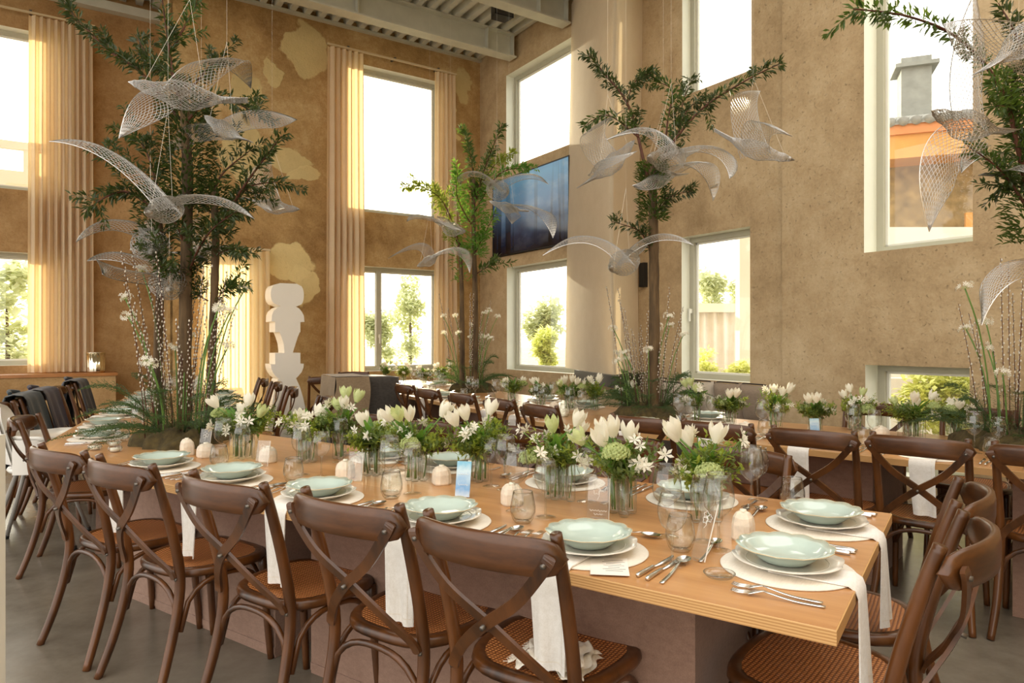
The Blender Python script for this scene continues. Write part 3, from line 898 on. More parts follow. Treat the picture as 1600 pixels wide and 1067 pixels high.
    # arched braces under the seat
    def arch(a, b, z0, ztop):
        a = Vector(a); b = Vector(b); pts = []
        for i in range(13):
            t = i / 12; k = abs(2 * t - 1)
            pos = a.lerp(b, .5 + (t - .5) * (1 - .0)); z = z0 + (ztop - z0) * (1 - k ** 2.6) ** .5
            pts.append((pos.x, pos.y, z))
        return pts
    for (a, b) in (((-.198, -.215, 0), (.198, -.215, 0)), ((-.2, .155, 0), (.2, .155, 0)), ((-.2, -.21, 0), (-.204, .16, 0)), ((.2, -.21, 0), (.204, .16, 0))):
        spec.append(('brace', MB().tube(arch(a, b, .25, .422), .0105, 8).mesh('brace', 'chair_wood', True), []))
    return spec
CHAIR = chair_spec()
CHAIRS = []
def chair(pos, face, label, group, sc=1.0):
    e = spawn('cross_back_chair', CHAIR, TR((pos[0], pos[1], 0), facing(face), sc), label, 'chair', group)
    CHAIRS.append(e); return e
def chair_at_rail(px, py, face, label, group, z=.886):
    """chair whose top-rail middle stands at this pixel"""
    g = G(px, py, z); f = Vector((face[0], face[1])).normalized()
    return chair((g.x + f.x * .39, g.y + f.y * .39), f, label, group)

# ================================================================== TABLES
V2 = lambda x, y: Vector((x, y))
def perp(d): return V2(d.y, -d.x)
def offset_poly(line, w, side):
    """line of points, mitred offset to one side (side=+1: right of travel)"""
    out = []
    n = len(line)
    for i in range(n):
        d1 = (line[i] - line[i - 1]).normalized() if i > 0 else None
        d2 = (line[i + 1] - line[i]).normalized() if i < n - 1 else None
        if d1 is None: out.append(line[i] + perp(d2) * w * side)
        elif d2 is None: out.append(line[i] + perp(d1) * w * side)
        else:
            m = (perp(d1) + perp(d2)).normalized(); out.append(line[i] + m * w * side / m.dot(perp(d1)))
    return out
TZ = .75; TT = .034
def bevel_poly_top(poly, z0, z1):
    b = MB(); n = len(poly); c = sum(poly, V2(0, 0)) / n
    vs = [(p.x, p.y, z0) for p in poly] + [(p.x, p.y, z1 - .002) for p in poly] + [(p.x + (c - p).normalized().x * .003, p.y + (c - p).normalized().y * .003, z1) for p in poly]
    ar = sum(poly[i].x * poly[(i + 1) % n].y - poly[(i + 1) % n].x * poly[i].y for i in range(n))
    b.cur = 1
    b.add(vs, [(i, (i + 1) % n, n + (i + 1) % n, n + i) for i in range(n)] + [(n + i, n + (i + 1) % n, 2 * n + (i + 1) % n, 2 * n + i) for i in range(n)])
    o = 0
    b.cur = 0
    b.f += [tuple(range(2 * n, 3 * n)), tuple(range(n - 1, -1, -1))]; b.mi += [0, 0]
    if ar < 0: b.f = [f[::-1] for f in b.f]
    return b
def table(poly, bases, label, dirv):
    c = sum(poly, V2(0, 0)) / len(poly)
    a = math.atan2(dirv.y, dirv.x)
    M = TR((c.x, c.y, 0), a)
    inv = M.inverted()
    e = empty('banquet_table', M); tag(e, label, 'table', 'long banquet tables')
    lp = [V2(*(inv @ Vector((p.x, p.y, 0)))[:2]) for p in poly]
    put('tabletop', bevel_poly_top(lp, TZ - TT, TZ).mesh('tabletop', ['table_wood', 'plywood_edge']), e)
    for (u, v, lu, lv) in bases:
        b = put('linen_base', MB().box(u, v, (TZ - TT) / 2, lu, lv, TZ - TT - .002).mesh('linen_base', 'linen_cover'), e)
        put('hem', MB().box(u, v - lv / 2 - .002, .03, lu, .004, .03).box(u, v + lv / 2 + .002, .03, lu, .004, .03).mesh('hem', 'linen_cover'), b)
    return e
# front table and the one that bends away behind its left end
N0 = V2(.68, 1.43); D1 = V2(-.828, .561).normalized(); D3 = V2(-.385, .923).normalized()
L0 = N0 + D1 * 3.95
E0 = L0 + D3 * 4.9
WID = 1.16
front = [N0, L0, E0]; inner = offset_poly(front, WID, 1)
_lc = ((N0 + L0 + inner[1] + inner[0]) / 4 - N0).dot(D1)
T1BASES = [(_lc - 1.2, -.0, 1.6, .60), (_lc - 2.83, -.0, 1.2, .60)]
U1 = -D1; Vn1 = perp(D1)                       # along front edge to the right; toward far side
table([N0, L0, inner[1], inner[0]], T1BASES, 'foreground plywood banquet table with place settings and linen-wrapped bases', U1)
table([L0 + D3 * .002, E0, inner[2], inner[1] + D3 * .002], [(.3, 0, 1.2, .72), (-1.3, 0, 1.2, .72)], 'plywood table running back along the left low wall', D3)
# second row: table by the right wall and table by the window
J0 = V2(.175, 5.073); D2a = V2(-.49, .872).normalized(); D2b = V2(.747, -.664).normalized()
A0 = J0 + D2a * 5.3; A1 = J0 + D2a * 2.6; B0 = J0 + D2b * 4.3
line2 = [A0, J0, B0]; in2 = offset_poly(line2, WID, -1)
nA = perp(D2a); nB = -perp(D2b)
A1i = A1 + nA * WID
table([A1, J0, in2[1], A1i], [(.1, 0, 1.4, .7)], 'middle plywood table in the back row, left of the second tree', -D2a)
table([A0, A1 + D2a * .004, A1i + D2a * .004, in2[0]], [(0, 0, 1.8, .7)], 'farthest plywood table, catching sun beside the back window', -D2a)
table([J0, B0, in2[2], in2[1]], [(-.55, 0, 1.15, .7), (1.25, 0, 1.2, .7)], 'back row plywood table by the right wall', D2b)

# ---- chairs
g1 = 'chairs along the camera side of the front table'
for (px, py, nm) in ((735, 834, 'nearest, with a cream scarf on its seat'), (516, 790, 'second from the near corner'), (322, 757, 'third from the near corner'),
                     (163, 728, 'fourth from the near corner'), (66, 707, 'fifth from the near corner')):
    chair_at_rail(px, py, Vn1, 'brown cross-back chair, camera side of front table, ' + nm, g1)
g2 = 'chairs along the far side of the front table'
for k, (px, py) in enumerate(((1160, 706), (975, 687), (812, 671), (685, 663), (588, 652))):
    chair_at_rail(px, py, -Vn1, 'brown cross-back chair behind the front table flowers, ' + ['first', 'second', 'third', 'fourth', 'fifth'][k] + ' from the right', g2)
g3 = 'chairs at the right end of the front table'
EC = N0 + U1 * .17
for k, (s, nm) in enumerate(((.46, 'nearer of the two chairs'), (.95, 'farther of the two chairs'))):
    p = N0 + Vn1 * s - U1 * .12
    chair(p, -U1 if k else (-U1 + Vn1 * .10), 'brown cross-back chair seen edge-on at the right table end, ' + nm, g3)
chair_at_rail(22, 655, V2(.93, .37), 'brown cross-back chair at the far left edge beside the white high chair', 'chairs by the left table')
g4 = 'chairs along the back row table by the right wall'
for k, (px, py) in enumerate(((990, 655), (1110, 664), (1262, 676), (1430, 688), (1640, 705))):
    chair_at_rail(px, py, nB, 'brown cross-back chair, back row right table, ' + ['first', 'second', 'third', 'fourth', 'fifth'][k] + ' from its left end', g4)
for k, (px, py) in enumerate(((1372, 634), (1530, 641))):
    g = G(px, py, .886); f = -nB
    chair((g.x + f.x * .36, g.y + f.y * .36), f, 'brown cross-back chair facing the camera behind back row table, ' + ('under the low window' if k == 0 else 'beside the rightmost tree'), g4)
g5 = 'chairs along the middle back table'
for k, (px, py) in enumerate(((832, 634), (770, 624), (712, 616), (660, 609), (624, 602))):
    g = G(px, py, .886); f = nA
    chair((g.x + f.x * .39, g.y + f.y * .39), f, 'brown cross-back chair in sunlight by middle back table, ' + ['first', 'second', 'third', 'fourth', 'fifth'][k] + ' from the right', g5)
n3 = perp(D3)
g6 = 'chairs along the inner side of the left table'
for k, (px, py) in enumerate(((500, 623), (447, 607), (424, 599), (404, 593))):
    g = G(px, py, .886); f = -n3
    chair((g.x + f.x * .3, g.y + f.y * .3), f, 'brown cross-back chair before the white sculpture, ' + ['nearest', 'second nearest', 'third nearest', 'farthest'][k] + ' of four', g6)
g7 = 'chairs between the left table and the low wall'
JK = []
for k, (px, py, nm) in enumerate(((100, 624, 'bare, behind the white high chair'), (136, 612, 'under a dark teal jacket'), (120, 603, 'under a plum jacket'),
                              (152, 594, 'bare, between jacketed chairs'), (174, 587, 'under a navy jacket, farthest'))):
    t = (1.6, 2.2, 2.8, 3.5, 4.25)[k]
    p = L0 + D3 * t - n3 * .18
    e = chair(p, n3, 'brown cross-back chair by the low wall, ' + nm, g7); JK.append(e)
chair_at_rail(511, 590, V2(.45, -.9) * -1, 'lone brown cross-back chair standing left of the draped service table', 'chairs by the back window')
g = G(566, 586, .886); chair((g.x - .18, g.y + .25), V2(.2, -1), 'brown cross-back chair half hidden behind the draped service table', 'chairs by the back window')
# ================================================================== TABLEWARE
def scallop(lobes, amt, zam, r0):
    def f(r, z, a):
        k = max(0, (r - r0) / (.13 - r0)) if r > r0 else 0
        w = abs(math.sin(lobes * a / 2))
        return r * (1 + amt * k * (w - .5) * 2), z + zam * k * (w - .5)
    return f
BOWL = [('body', MB().lathe([(.001, .006), (.055, .006), (.06, .0), (.064, .004), (.086, .019), (.098, .031), (.122, .039), (.1225, .0415), (.098, .035), (.084, .023), (.06, .012), (.001, .010)], 48, scallop(12, .022, .004, .085)).mesh('bowl', 'celadon', True),
         [('glazed_rim', MB().tube([((.1225 * (1 + .021 * (abs(math.sin(6 * a)) - .5) * 2)) * math.cos(a), (.1225 * (1 + .021 * (abs(math.sin(6 * a)) - .5) * 2)) * math.sin(a), .0408 + .003 * (abs(math.sin(6 * a)) - .5)) for a in [2 * PI * i / 72 for i in range(73)]], .0013, 5, False).mesh('rim', 'china_rim', True), [])])]
PLATE = [('body', MB().lathe([(.001, .003), (.08, .003), (.085, .0), (.09, .004), (.115, .012), (.137, .019), (.1375, .0215), (.115, .0155), (.09, .0085), (.001, .007)], 48, scallop(10, .02, .003, .1)).mesh('plate', 'white_china', True),
          [('relief_ring', MB().tube([(.104 * math.cos(2 * PI * i / 48), .104 * math.sin(2 * PI * i / 48), .0122) for i in range(49)], .0016, 5, False).mesh('ring', 'white_china', True), [])])]
MATR = .17
MATME = MB().lathe([(.001, 0), (MATR - .002, 0), (MATR, .002), (MATR - .002, .004), (.001, .004)], 48).mesh('placemat', 'placemat', True)
def knife_me():
    b = MB().tube([(0, -.105, .005), (0, -.10, .006), (0, -.02, .0055), (0, -.008, .004)], [.005, .0062, .005, .0035], 8)
    b.add([(-.003, -.01, .003), (.004, -.01, .003), (.0085, .03, .003), (.0085, .08, .003), (.004, .105, .003), (-.003, .11, .003),
           (-.003, -.01, .0045), (.004, -.01, .0045), (.0085, .03, .0036), (.0085, .08, .0036), (.004, .105, .0036), (-.003, .11, .0045)],
          [(5, 4, 3, 2, 1, 0), (6, 7, 8, 9, 10, 11)] + [(i, (i + 1) % 6, 6 + (i + 1) % 6, 6 + i) for i in range(6)])
    return b
def handle_strip(b, y0, y1, w0, w1, zc):
    n = 9; vs = []
    for i in range(n):
        t = i / (n - 1); y = y0 + (y1 - y0) * t; w = w0 + (w1 - w0) * t; z = zc(t)
        for (sx, dz) in ((-1, 0), (1, 0), (1, .0022), (-1, .0022)): vs.append((sx * w, y, z + dz))
    fs = [(i * 4 + k, i * 4 + (k + 1) % 4, i * 4 + 4 + (k + 1) % 4, i * 4 + 4 + k) for i in range(n - 1) for k in range(4)]
    b.add(vs, fs + [(3, 2, 1, 0), (n * 4 - 4, n * 4 - 3, n * 4 - 2, n * 4 - 1)])
    return b
def fork_me():
    b = handle_strip(MB(), -.105, .03, .0055, .0028, lambda t: .002 + .012 * max(0, (t - .4) / .6) ** 1.5)
    pts = [(.0028, .03), (.011, .05)]
    def hz(y): return .014 - .010 * min(1, max(0, (y - .03) / .035)) + (.05 * max(0, y - .075)) * .2
    n = 6; vs = []
    for i in range(n):
        y = .028 + .034 * i / (n - 1); w = .0028 + .0085 * min(1, (i / (n - 1)) * 1.4)
        for (sx, dz) in ((-1, 0), (1, 0), (1, .0016), (-1, .0016)): vs.append((sx * w, y, hz(y) + dz))
    b.add(vs, [(i * 4 + k, i * 4 + (k + 1) % 4, i * 4 + 4 + (k + 1) % 4, i * 4 + 4 + k) for i in range(n - 1) for k in range(4)])
    for tx in (-.0095, -.0032, .0032, .0095):
        b.tube([(tx, .06, hz(.06) + .0008), (tx, .085, hz(.085) + .0008), (tx * .9, .103, hz(.103) + .003)], [.0018, .0017, .0009], 5)
    return b
def spoon_me():
    b = handle_strip(MB(), -.105, .05, .0055, .0028, lambda t: .002 + .012 * max(0, (t - .4) / .6) ** 1.5)
    def fn(u, v):
        a = 2 * PI * u; k = v
        return (math.cos(a) * .0195 * k, .078 + math.sin(a) * .032 * k, .003 + .010 * k * k)
    b.grid(fn, 20, 6, True)
    b.grid(lambda u, v: (math.cos(2 * PI * u) * .0195 * (v), .078 + math.sin(2 * PI * u) * .032 * v, .0018 + .0112 * v * v), 20, 6, True)
    return b
KNIFE = knife_me().mesh('knife', 'steel', True); FORK = fork_me().mesh('fork', 'steel', True); SPOON = spoon_me().mesh('spoon', 'steel', True)
def napkin_me(e, drop, w=.115, seed=0):
    rnd = random.Random(seed); ph = rnd.uniform(0, 6); sk = rnd.uniform(-.02, .02)
    L1 = e + .03; tot = L1 + drop
    def pos(u, s, lift):
        x = (u - .5) * w
        if s < L1 - .02:
            return Vector((x, .03 - s, .0065 + lift))
        k = (s - (L1 - .02))
        if k < .045:
            a = k / .045 * PI / 2; r = .0285
            return Vector((x, .03 - (L1 - .02) - (r + lift) * math.sin(a) * .9, .0065 - r + (r + lift) * math.cos(a)))
        d = k - .045; f = d / drop
        return Vector((x * (1 - .12 * f) + sk * f, .03 - (L1 - .02) - .0257 - lift - .012 * f * math.sin(u * 9 + ph) - .006 * f, .0065 - .0285 - d))
    b = MB(); nv = 26
    b.grid(lambda u, v: pos(u, v * tot, .004), 11, nv)
    b.grid(lambda u, v: pos(u, v * tot, .0), 11, nv)
    for uu in (0, 1):
        b.grid(lambda u, v: pos(uu, v * tot, .004 * u), 2, nv)
    b.grid(lambda u, v: pos(u, tot, .004 * v), 11, 2)
    hem = MB().grid(lambda u, v: pos(.04 + .92 * u, tot - .022 - .0025 * v, .0048), 11, 2).grid(lambda u, v: pos(.86 + .02 * u, .4 * tot + .58 * tot * v, .0048), 2, 12)
    return b, hem
NAPS = {}
def napkin_spec(e, drop, k):
    key = (round(e, 3), drop, k)
    if key not in NAPS:
        b, hem = napkin_me(e, drop, seed=k)
        NAPS[key] = [('cloth', b.mesh('napkin', 'napkin', True), [('hem_stitch', hem.mesh('hem', 'placemat', True), [])])]
    return NAPS[key]
def wine_spec(h, rb, rr, st):
    bowl = [(.001, st), (.012, st + .003), (.026, st + .014), (rb * .88, st + .03), (rb, st + .052), (rb * .97, st + .075), (rr + .004, h - .025), (rr, h), (rr - .0012, h), (rr + .002, h - .025), (rb * .94, st + .072)]
    return [('bowl', MB().lathe(bowl, 26).mesh('glass_bowl', 'glass', True), [('rim', MB().tube([(rr * math.cos(2 * PI * i / 26), rr * math.sin(2 * PI * i / 26), h) for i in range(27)], .0009, 4, False).mesh('rim', 'glass_rim', True), [])]),
            ('stem', MB().lathe([(.0075, .004), (.0042, .012), (.0036, st * .5), (.0042, st - .006), (.009, st + .003)], 10).mesh('stem', 'glass', True), []),
            ('foot', MB().lathe([(.0365, .0), (.036, .0016), (.026, .0032), (.0075, .006)], 26).mesh('foot', 'glass', True), [])]
glassy('glass_rim', tint=(.85, .86, .84, 1), edge=(.5, .5, .48, 1), glossw=2.2)
WINE_L = wine_spec(.222, .045, .034, .095); WINE_S = wine_spec(.198, .040, .031, .088)
TUMB = [('bowl', MB().lathe([(.001, .006), (.022, .006), (.026, .001), (.034, .012), (.0425, .038), (.0425, .055), (.036, .088), (.0325, .104), (.0315, .104), (.035, .088), (.041, .055), (.040, .038), (.03, .016), (.001, .010)], 26).mesh('tumbler', 'glass', True),
         [('rim', MB().tube([(.032 * math.cos(2 * PI * i / 26), .032 * math.sin(2 * PI * i / 26), .104) for i in range(27)], .0009, 4, False).mesh('rim', 'glass_rim', True), [])])]

FRONT_VASES = ((381, 716, 0, 'beside the biggest tree'), (480, 722, 1, 'second along the front table'), (536, 716, 2, 'slim, third along the front table'),
               (583, 742, 3, 'green umbels, fourth along the front table'), (652, 750, 4, 'fifth along the front table'), (744, 752, 5, 'lime, behind the blue card'),
               (872, 778, 6, 'seventh along the front table'), (972, 800, 7, 'widest, right of the clear sketch card'), (1104, 816, 8, 'tallest tulip, nearest the right end'))
RIGHT_VASES = ((1085, 659, 2, 'just right of the second tree'), (1140, 662, 9, 'before the bench cushions'), (1212, 668, 8, 'right of the bench cushions'),
               (1274, 674, 9, 'behind the standing blue glass card'), (1336, 672, 6, 'left of the low window'), (1424, 684, 0, 'before the low window'), (1490, 682, 1, 'beside the rightmost tree'))
MID_VASES = ((975, 642, 9, 'left of the second tree'), (928, 641, 8, 'second left of second tree'), (890, 640, 7, 'below the hanging screen'), (845, 634, 9, 'below the corner window'), (800, 628, 1, 'right of the slender tree'),
             (690, 600, 5, 'sunlit, left of the slender tree'), (662, 600, 9, 'dark green, sunlit by the window'), (630, 598, 5, 'second from the window end'), (603, 597, 2, 'at the window end'))
TREES = ((282, 693, .28), (734, 612, .25), (1015, 652, .26), (1585, 700, .27))
CRYSTALS = ((1161, 842, 0, 'among the wine glasses at the right end'), (292, 711, 0, 'at the foot of the biggest tree'), (322, 714, 2, 'right of the biggest tree, rounded'), (419, 722, 1, 'beside the first front table vase'),
            (540, 746, 1, 'beside the slim vase'), (800, 788, 1, 'behind the wine glasses in mid table'), (690, 756, 1, 'between the fifth vase and the blue card'), (1165, 677, 2, 'behind the back right chairs'), (1376, 684, 2, 'before the low window'),
            (785, 636, 2, 'in the middle back table'), (866, 642, 1, 'below the corner window'))
OCC = []
for _v in FRONT_VASES: OCC.append((*G(_v[0], _v[1], TZ)[:2], .05 if _v[2] == 2 else .075))
for _v in RIGHT_VASES + MID_VASES: OCC.append((*G(_v[0], _v[1], TZ)[:2], .04 if _v[2] == 2 else .06))
for _v in TREES: OCC.append((*G(_v[0], _v[1], TZ)[:2], _v[2]))
for _v in CRYSTALS: OCC.append((*G(_v[0], _v[1], TZ)[:2], .05))
for _c in ((1090, 876, .04), (934, 812, .05), (722, 778, .05), (553, 752, .05), (408, 729, .05), (318, 706, .05), (1274, 684, .04), (1133, 906, .05)):
    OCC.append((*G(_c[0], _c[1], TZ)[:2], _c[2]))
def free(x, y, r):
    return all((x - a) ** 2 + (y - b) ** 2 > (r + c) ** 2 for a, b, c in OCC)
def one(name, me, M, label, cat, group):
    return tag(put(name, me, None, M), label, cat, group)
def setting(P, v, e, where, full=True, nap=True, glasses=3, cut=5, seed=0, drop=.27, bowl=True):
    """one place: P plate centre, v unit vector from the sitter toward the table middle, e distance to the edge"""
    v = V2(v[0], v[1]).normalized()
    rnd = random.Random(seed * 7 + 3)
    ud = V2(v.y, -v.x); ok = None
    for sh in (0, .05, -.05, .1, -.1, .16, -.16, .24, -.24):
        q = V2(P[0], P[1]) + ud * sh
        if free(q.x, q.y, .15): ok = q; break
    if ok is None: return
    P = ok; OCC.append((P.x, P.y, .15))
    M0 = TR((P[0], P[1], TZ), facing(v))
    def glass(nm, spec, x, y, r, lab, cat, grp):
        for (dx, dy) in ((0, 0), (.03, -.03), (-.04, -.03), (.06, .0), (-.07, .0), (.09, -.02), (-.1, -.03), (.12, .03), (.0, .07), (.07, .07), (-.38, -.02), (-.44, -.06)):
            w_ = M0 @ Vector((x + dx, y + dy, 0))
            if free(w_.x, w_.y, r):
                OCC.append((w_.x, w_.y, r)); spawn(nm, spec, M0 @ Matrix.Translation((x + dx, y + dy, .0009)), lab, cat, grp); return
    T = lambda x, y, z=0, r=0: M0 @ Matrix.Translation((x, y, z)) @ Matrix.Rotation(r, 4, 'Z')
    one('placemat', MATME, T(0, 0, .0005), 'round off-white placemat, ' + where, 'placemat', 'round placemats')
    if nap:
        spawn('napkin', napkin_spec(e, drop, seed % 3), T(rnd.uniform(-.03, .01), 0), 'white linen napkin hanging over the edge, ' + where, 'napkin', 'hanging napkins')
    spawn('dinner_plate', PLATE, T(0, 0, .0112 if nap else .005, rnd.uniform(0, 3)), 'white scalloped dinner plate, ' + where, 'plate', 'white dinner plates')
    if bowl:
        spawn('soup_bowl', BOWL, T(rnd.uniform(-.006, .006), rnd.uniform(-.004, .006), .0112 + .009 if nap else .014, rnd.uniform(0, 3)), 'pale celadon scalloped bowl, ' + where, 'bowl', 'celadon bowls')
    j = lambda a: rnd.uniform(-a, a)
    if cut >= 1: one('table_knife', KNIFE, T(.212, -.02, .0005, j(.08)), 'large steel knife right of plate, ' + where, 'knife', 'steel knives')
    if cut >= 2: one('table_fork', FORK, T(-.212, -.02, .0005, j(.08)), 'steel fork nearest the plate, ' + where, 'fork', 'steel forks')
    if cut >= 3: one('table_spoon', SPOON, T(.268, -.03, .0005, j(.08)), 'steel spoon at the outside right, ' + where, 'spoon', 'steel spoons')
    if cut >= 4: one('fish_knife', KNIFE, T(.238, -.03, .0005, j(.06)), 'slim steel knife between knife and spoon, ' + where, 'knife', 'steel knives')
    if cut >= 5: one('table_fork', FORK, T(-.245, -.03, .0005, j(.08)), 'outer steel fork, ' + where, 'fork', 'steel forks')
    if cut >= 6: one('dessert_spoon', SPOON, T(.02, .215, .0005, -PI / 2 + j(.1)), 'steel dessert spoon lying above the plate, ' + where, 'spoon', 'steel spoons')
    if glasses >= 1: glass('wine_glass', WINE_L, .135 + j(.015), .245 + j(.02), .042, 'large clear wine glass, ' + where, 'wine glass', 'wine glasses')
    if glasses >= 2: glass('wine_glass', WINE_S, .245 + j(.015), .265 + j(.02), .038, 'smaller clear wine glass, ' + where, 'wine glass', 'wine glasses')
    if glasses >= 3: glass('water_tumbler', TUMB, .225 + j(.01), .145 + j(.01), .04, 'clear stemless tumbler, ' + where, 'tumbler', 'water tumblers')
ORD = ['first', 'second', 'third', 'fourth', 'fifth', 'sixth', 'seventh']
for k, a in enumerate((.68, 1.235, 1.84, 2.40, 2.955)):
    p = N0 + D1 * a + Vn1 * .185
    setting(p, Vn1, .185, ORD[k] + ' place along front table from near corner', seed=k, cut=6 if k == 0 else 5)
for k, s in enumerate((.30, .84)):
    p = N0 + Vn1 * s - U1 * .175
    setting(p, -U1, .175, ('nearer' if k == 0 else 'farther') + ' place at right table end', seed=11 + k, cut=6, glasses=2 if k == 0 else 3)
far0 = inner[0]
for k, a in enumerate((.60, 1.2, 1.83, 2.42)):
    p = inner[0] + D1 * a - Vn1 * .2
    setting(p, -Vn1, .2, ORD[k] + ' place behind front table flowers from right', nap=False, seed=20 + k, cut=4, glasses=2)
for k, t_ in enumerate((.5, 1.15, 1.8, 2.45, 3.1, 3.8)):
    p = L0 + D3 * t_ + n3 * (.26 if k == 0 else .2)
    setting(p, n3, .26 if k == 0 else .2, ORD[k] + ' place along left table by low wall', seed=30 + k, nap=k in (2, 3, 4), cut=4 if k < 2 else 2, glasses=3 if k == 0 else 2)
for k, t_ in enumerate((.55, 1.3, 1.95, 2.6, 3.3)):
    p = inner[1] + D3 * t_ - n3 * .2
    setting(p, -n3, .2, ORD[k] + ' place on left table facing the sculpture', seed=40 + k, nap=False, cut=1, glasses=2)
for k, a in enumerate((.78, 1.35, 1.93, 2.52, 3.12)):
    p = J0 + D2b * a + nB * .2
    setting(p, nB, .2, ORD[k] + ' place along back right table from its left', seed=50 + k, cut=4, glasses=3)
for k, a in enumerate((.55, 1.25, 1.95, 2.6, 3.2)):
    p = in2[1] + D2b * a - nB * .2
    setting(p, -nB, .2, ORD[k] + ' place on wall side of back right table', seed=60 + k, nap=False, cut=1, glasses=2)
for k, a in enumerate((.35, .95, 1.6, 2.2, 3.0, 3.7)):
    p = J0 + D2a * a + nA * .2
    setting(p, nA, .2, ORD[k] + ' sunlit place on chair side of middle tables', seed=70 + k, nap=k < 4, cut=3, glasses=3)
for k, a in enumerate((.5, 1.2, 3.2, 3.9)):
    p = in2[1] + D2a * a - nA * .2
    setting(p, -nA, .2, ORD[k] + ' place on window side of middle tables', seed=80 + k, nap=False, cut=1, glasses=2)

# ================================================================== FLOWERS
def tulip(b, p, s, lean, rnd, open_=.5):
    ax = Vector(lean).normalized()
    rot = Vector((0, 0, 1)).rotation_difference(ax).to_matrix()
    p = Vector(p)
    for ring in (0, 1):
        for k in range(3):
            a0 = 2 * PI * (k / 3 + ring / 6) + rnd.uniform(-.1, .1)
            def fn(u, v, a0=a0, ring=ring):
                w = math.sin(PI * min(1, .12 + .88 * v) ** .9) ** .7 if v < .999 else 0
                wid = .62 * max(.02, w)
                a = a0 + (u - .5) * 2 * wid
                r = s * (.16 + .34 * math.sin(v * PI * .62) * (1 + .25 * open_ * v) - .10 * v * v * (1 - open_)) * (1 - .06 * ring)
                return p + rot @ Vector((r * math.cos(a), r * math.sin(a), s * 1.15 * v))
            b.grid(fn, 5, 6)
def star(b, p, r, nrm, rnd, n=6):
    nrm = Vector(nrm).normalized(); p = Vector(p)
    q = Vector((0, 0, 1)).rotation_difference(nrm).to_matrix()
    for k in range(n):
        a = 2 * PI * k / n + rnd.uniform(-.1, .1); w = .36
        vs = [p, p + q @ Vector((r * .6 * math.cos(a - w), r * .6 * math.sin(a - w), r * .22)), p + q @ Vector((r * math.cos(a), r * math.sin(a), r * .3)), p + q @ Vector((r * .6 * math.cos(a + w), r * .6 * math.sin(a + w), r * .22))]
        b.add(vs, [(0, 1, 2, 3)])
def leaf(b, p, d, L, w, curl=.2, up=Vector((0, 0, 1))):
    p = Vector(p); d = Vector(d).normalized(); s = d.cross(up)
    if s.length < 1e-3: s = Vector((1, 0, 0))
    s.normalize(); n = s.cross(d)
    m = p + d * L * .5 + n * L * curl * .25
    t = p + d * L - n * L * curl * .3
    b.add([p, m - s * w, t, m + s * w], [(0, 1, 2), (0, 2, 3)])
def umbel(b, p, r, rnd, n=90):
    p = Vector(p)
    for i in range(n):
        z = 1 - 1.25 * (i + .5) / n; a = i * 2.39996
        q = math.sqrt(max(0, 1 - z * z)); d = Vector((q * math.cos(a), q * math.sin(a), z * .8))
        c = p + d * r * rnd.uniform(.86, 1.05); k = r * .17
        e1 = d.orthogonal().normalized() * k; e2 = d.cross(e1).normalized() * k
        h = d * k * .6
        b.add([c + e1, c + e2, c - e1, c - e2, c + h], [(0, 1, 4), (1, 2, 4), (2, 3, 4), (3, 0, 4)])
TUBE = MB().lathe([(.001, .002), (.013, .002), (.0155, .006), (.016, .128), (.0145, .128), (.0142, .008)], 14).mesh('tube', 'tube_glass', True)
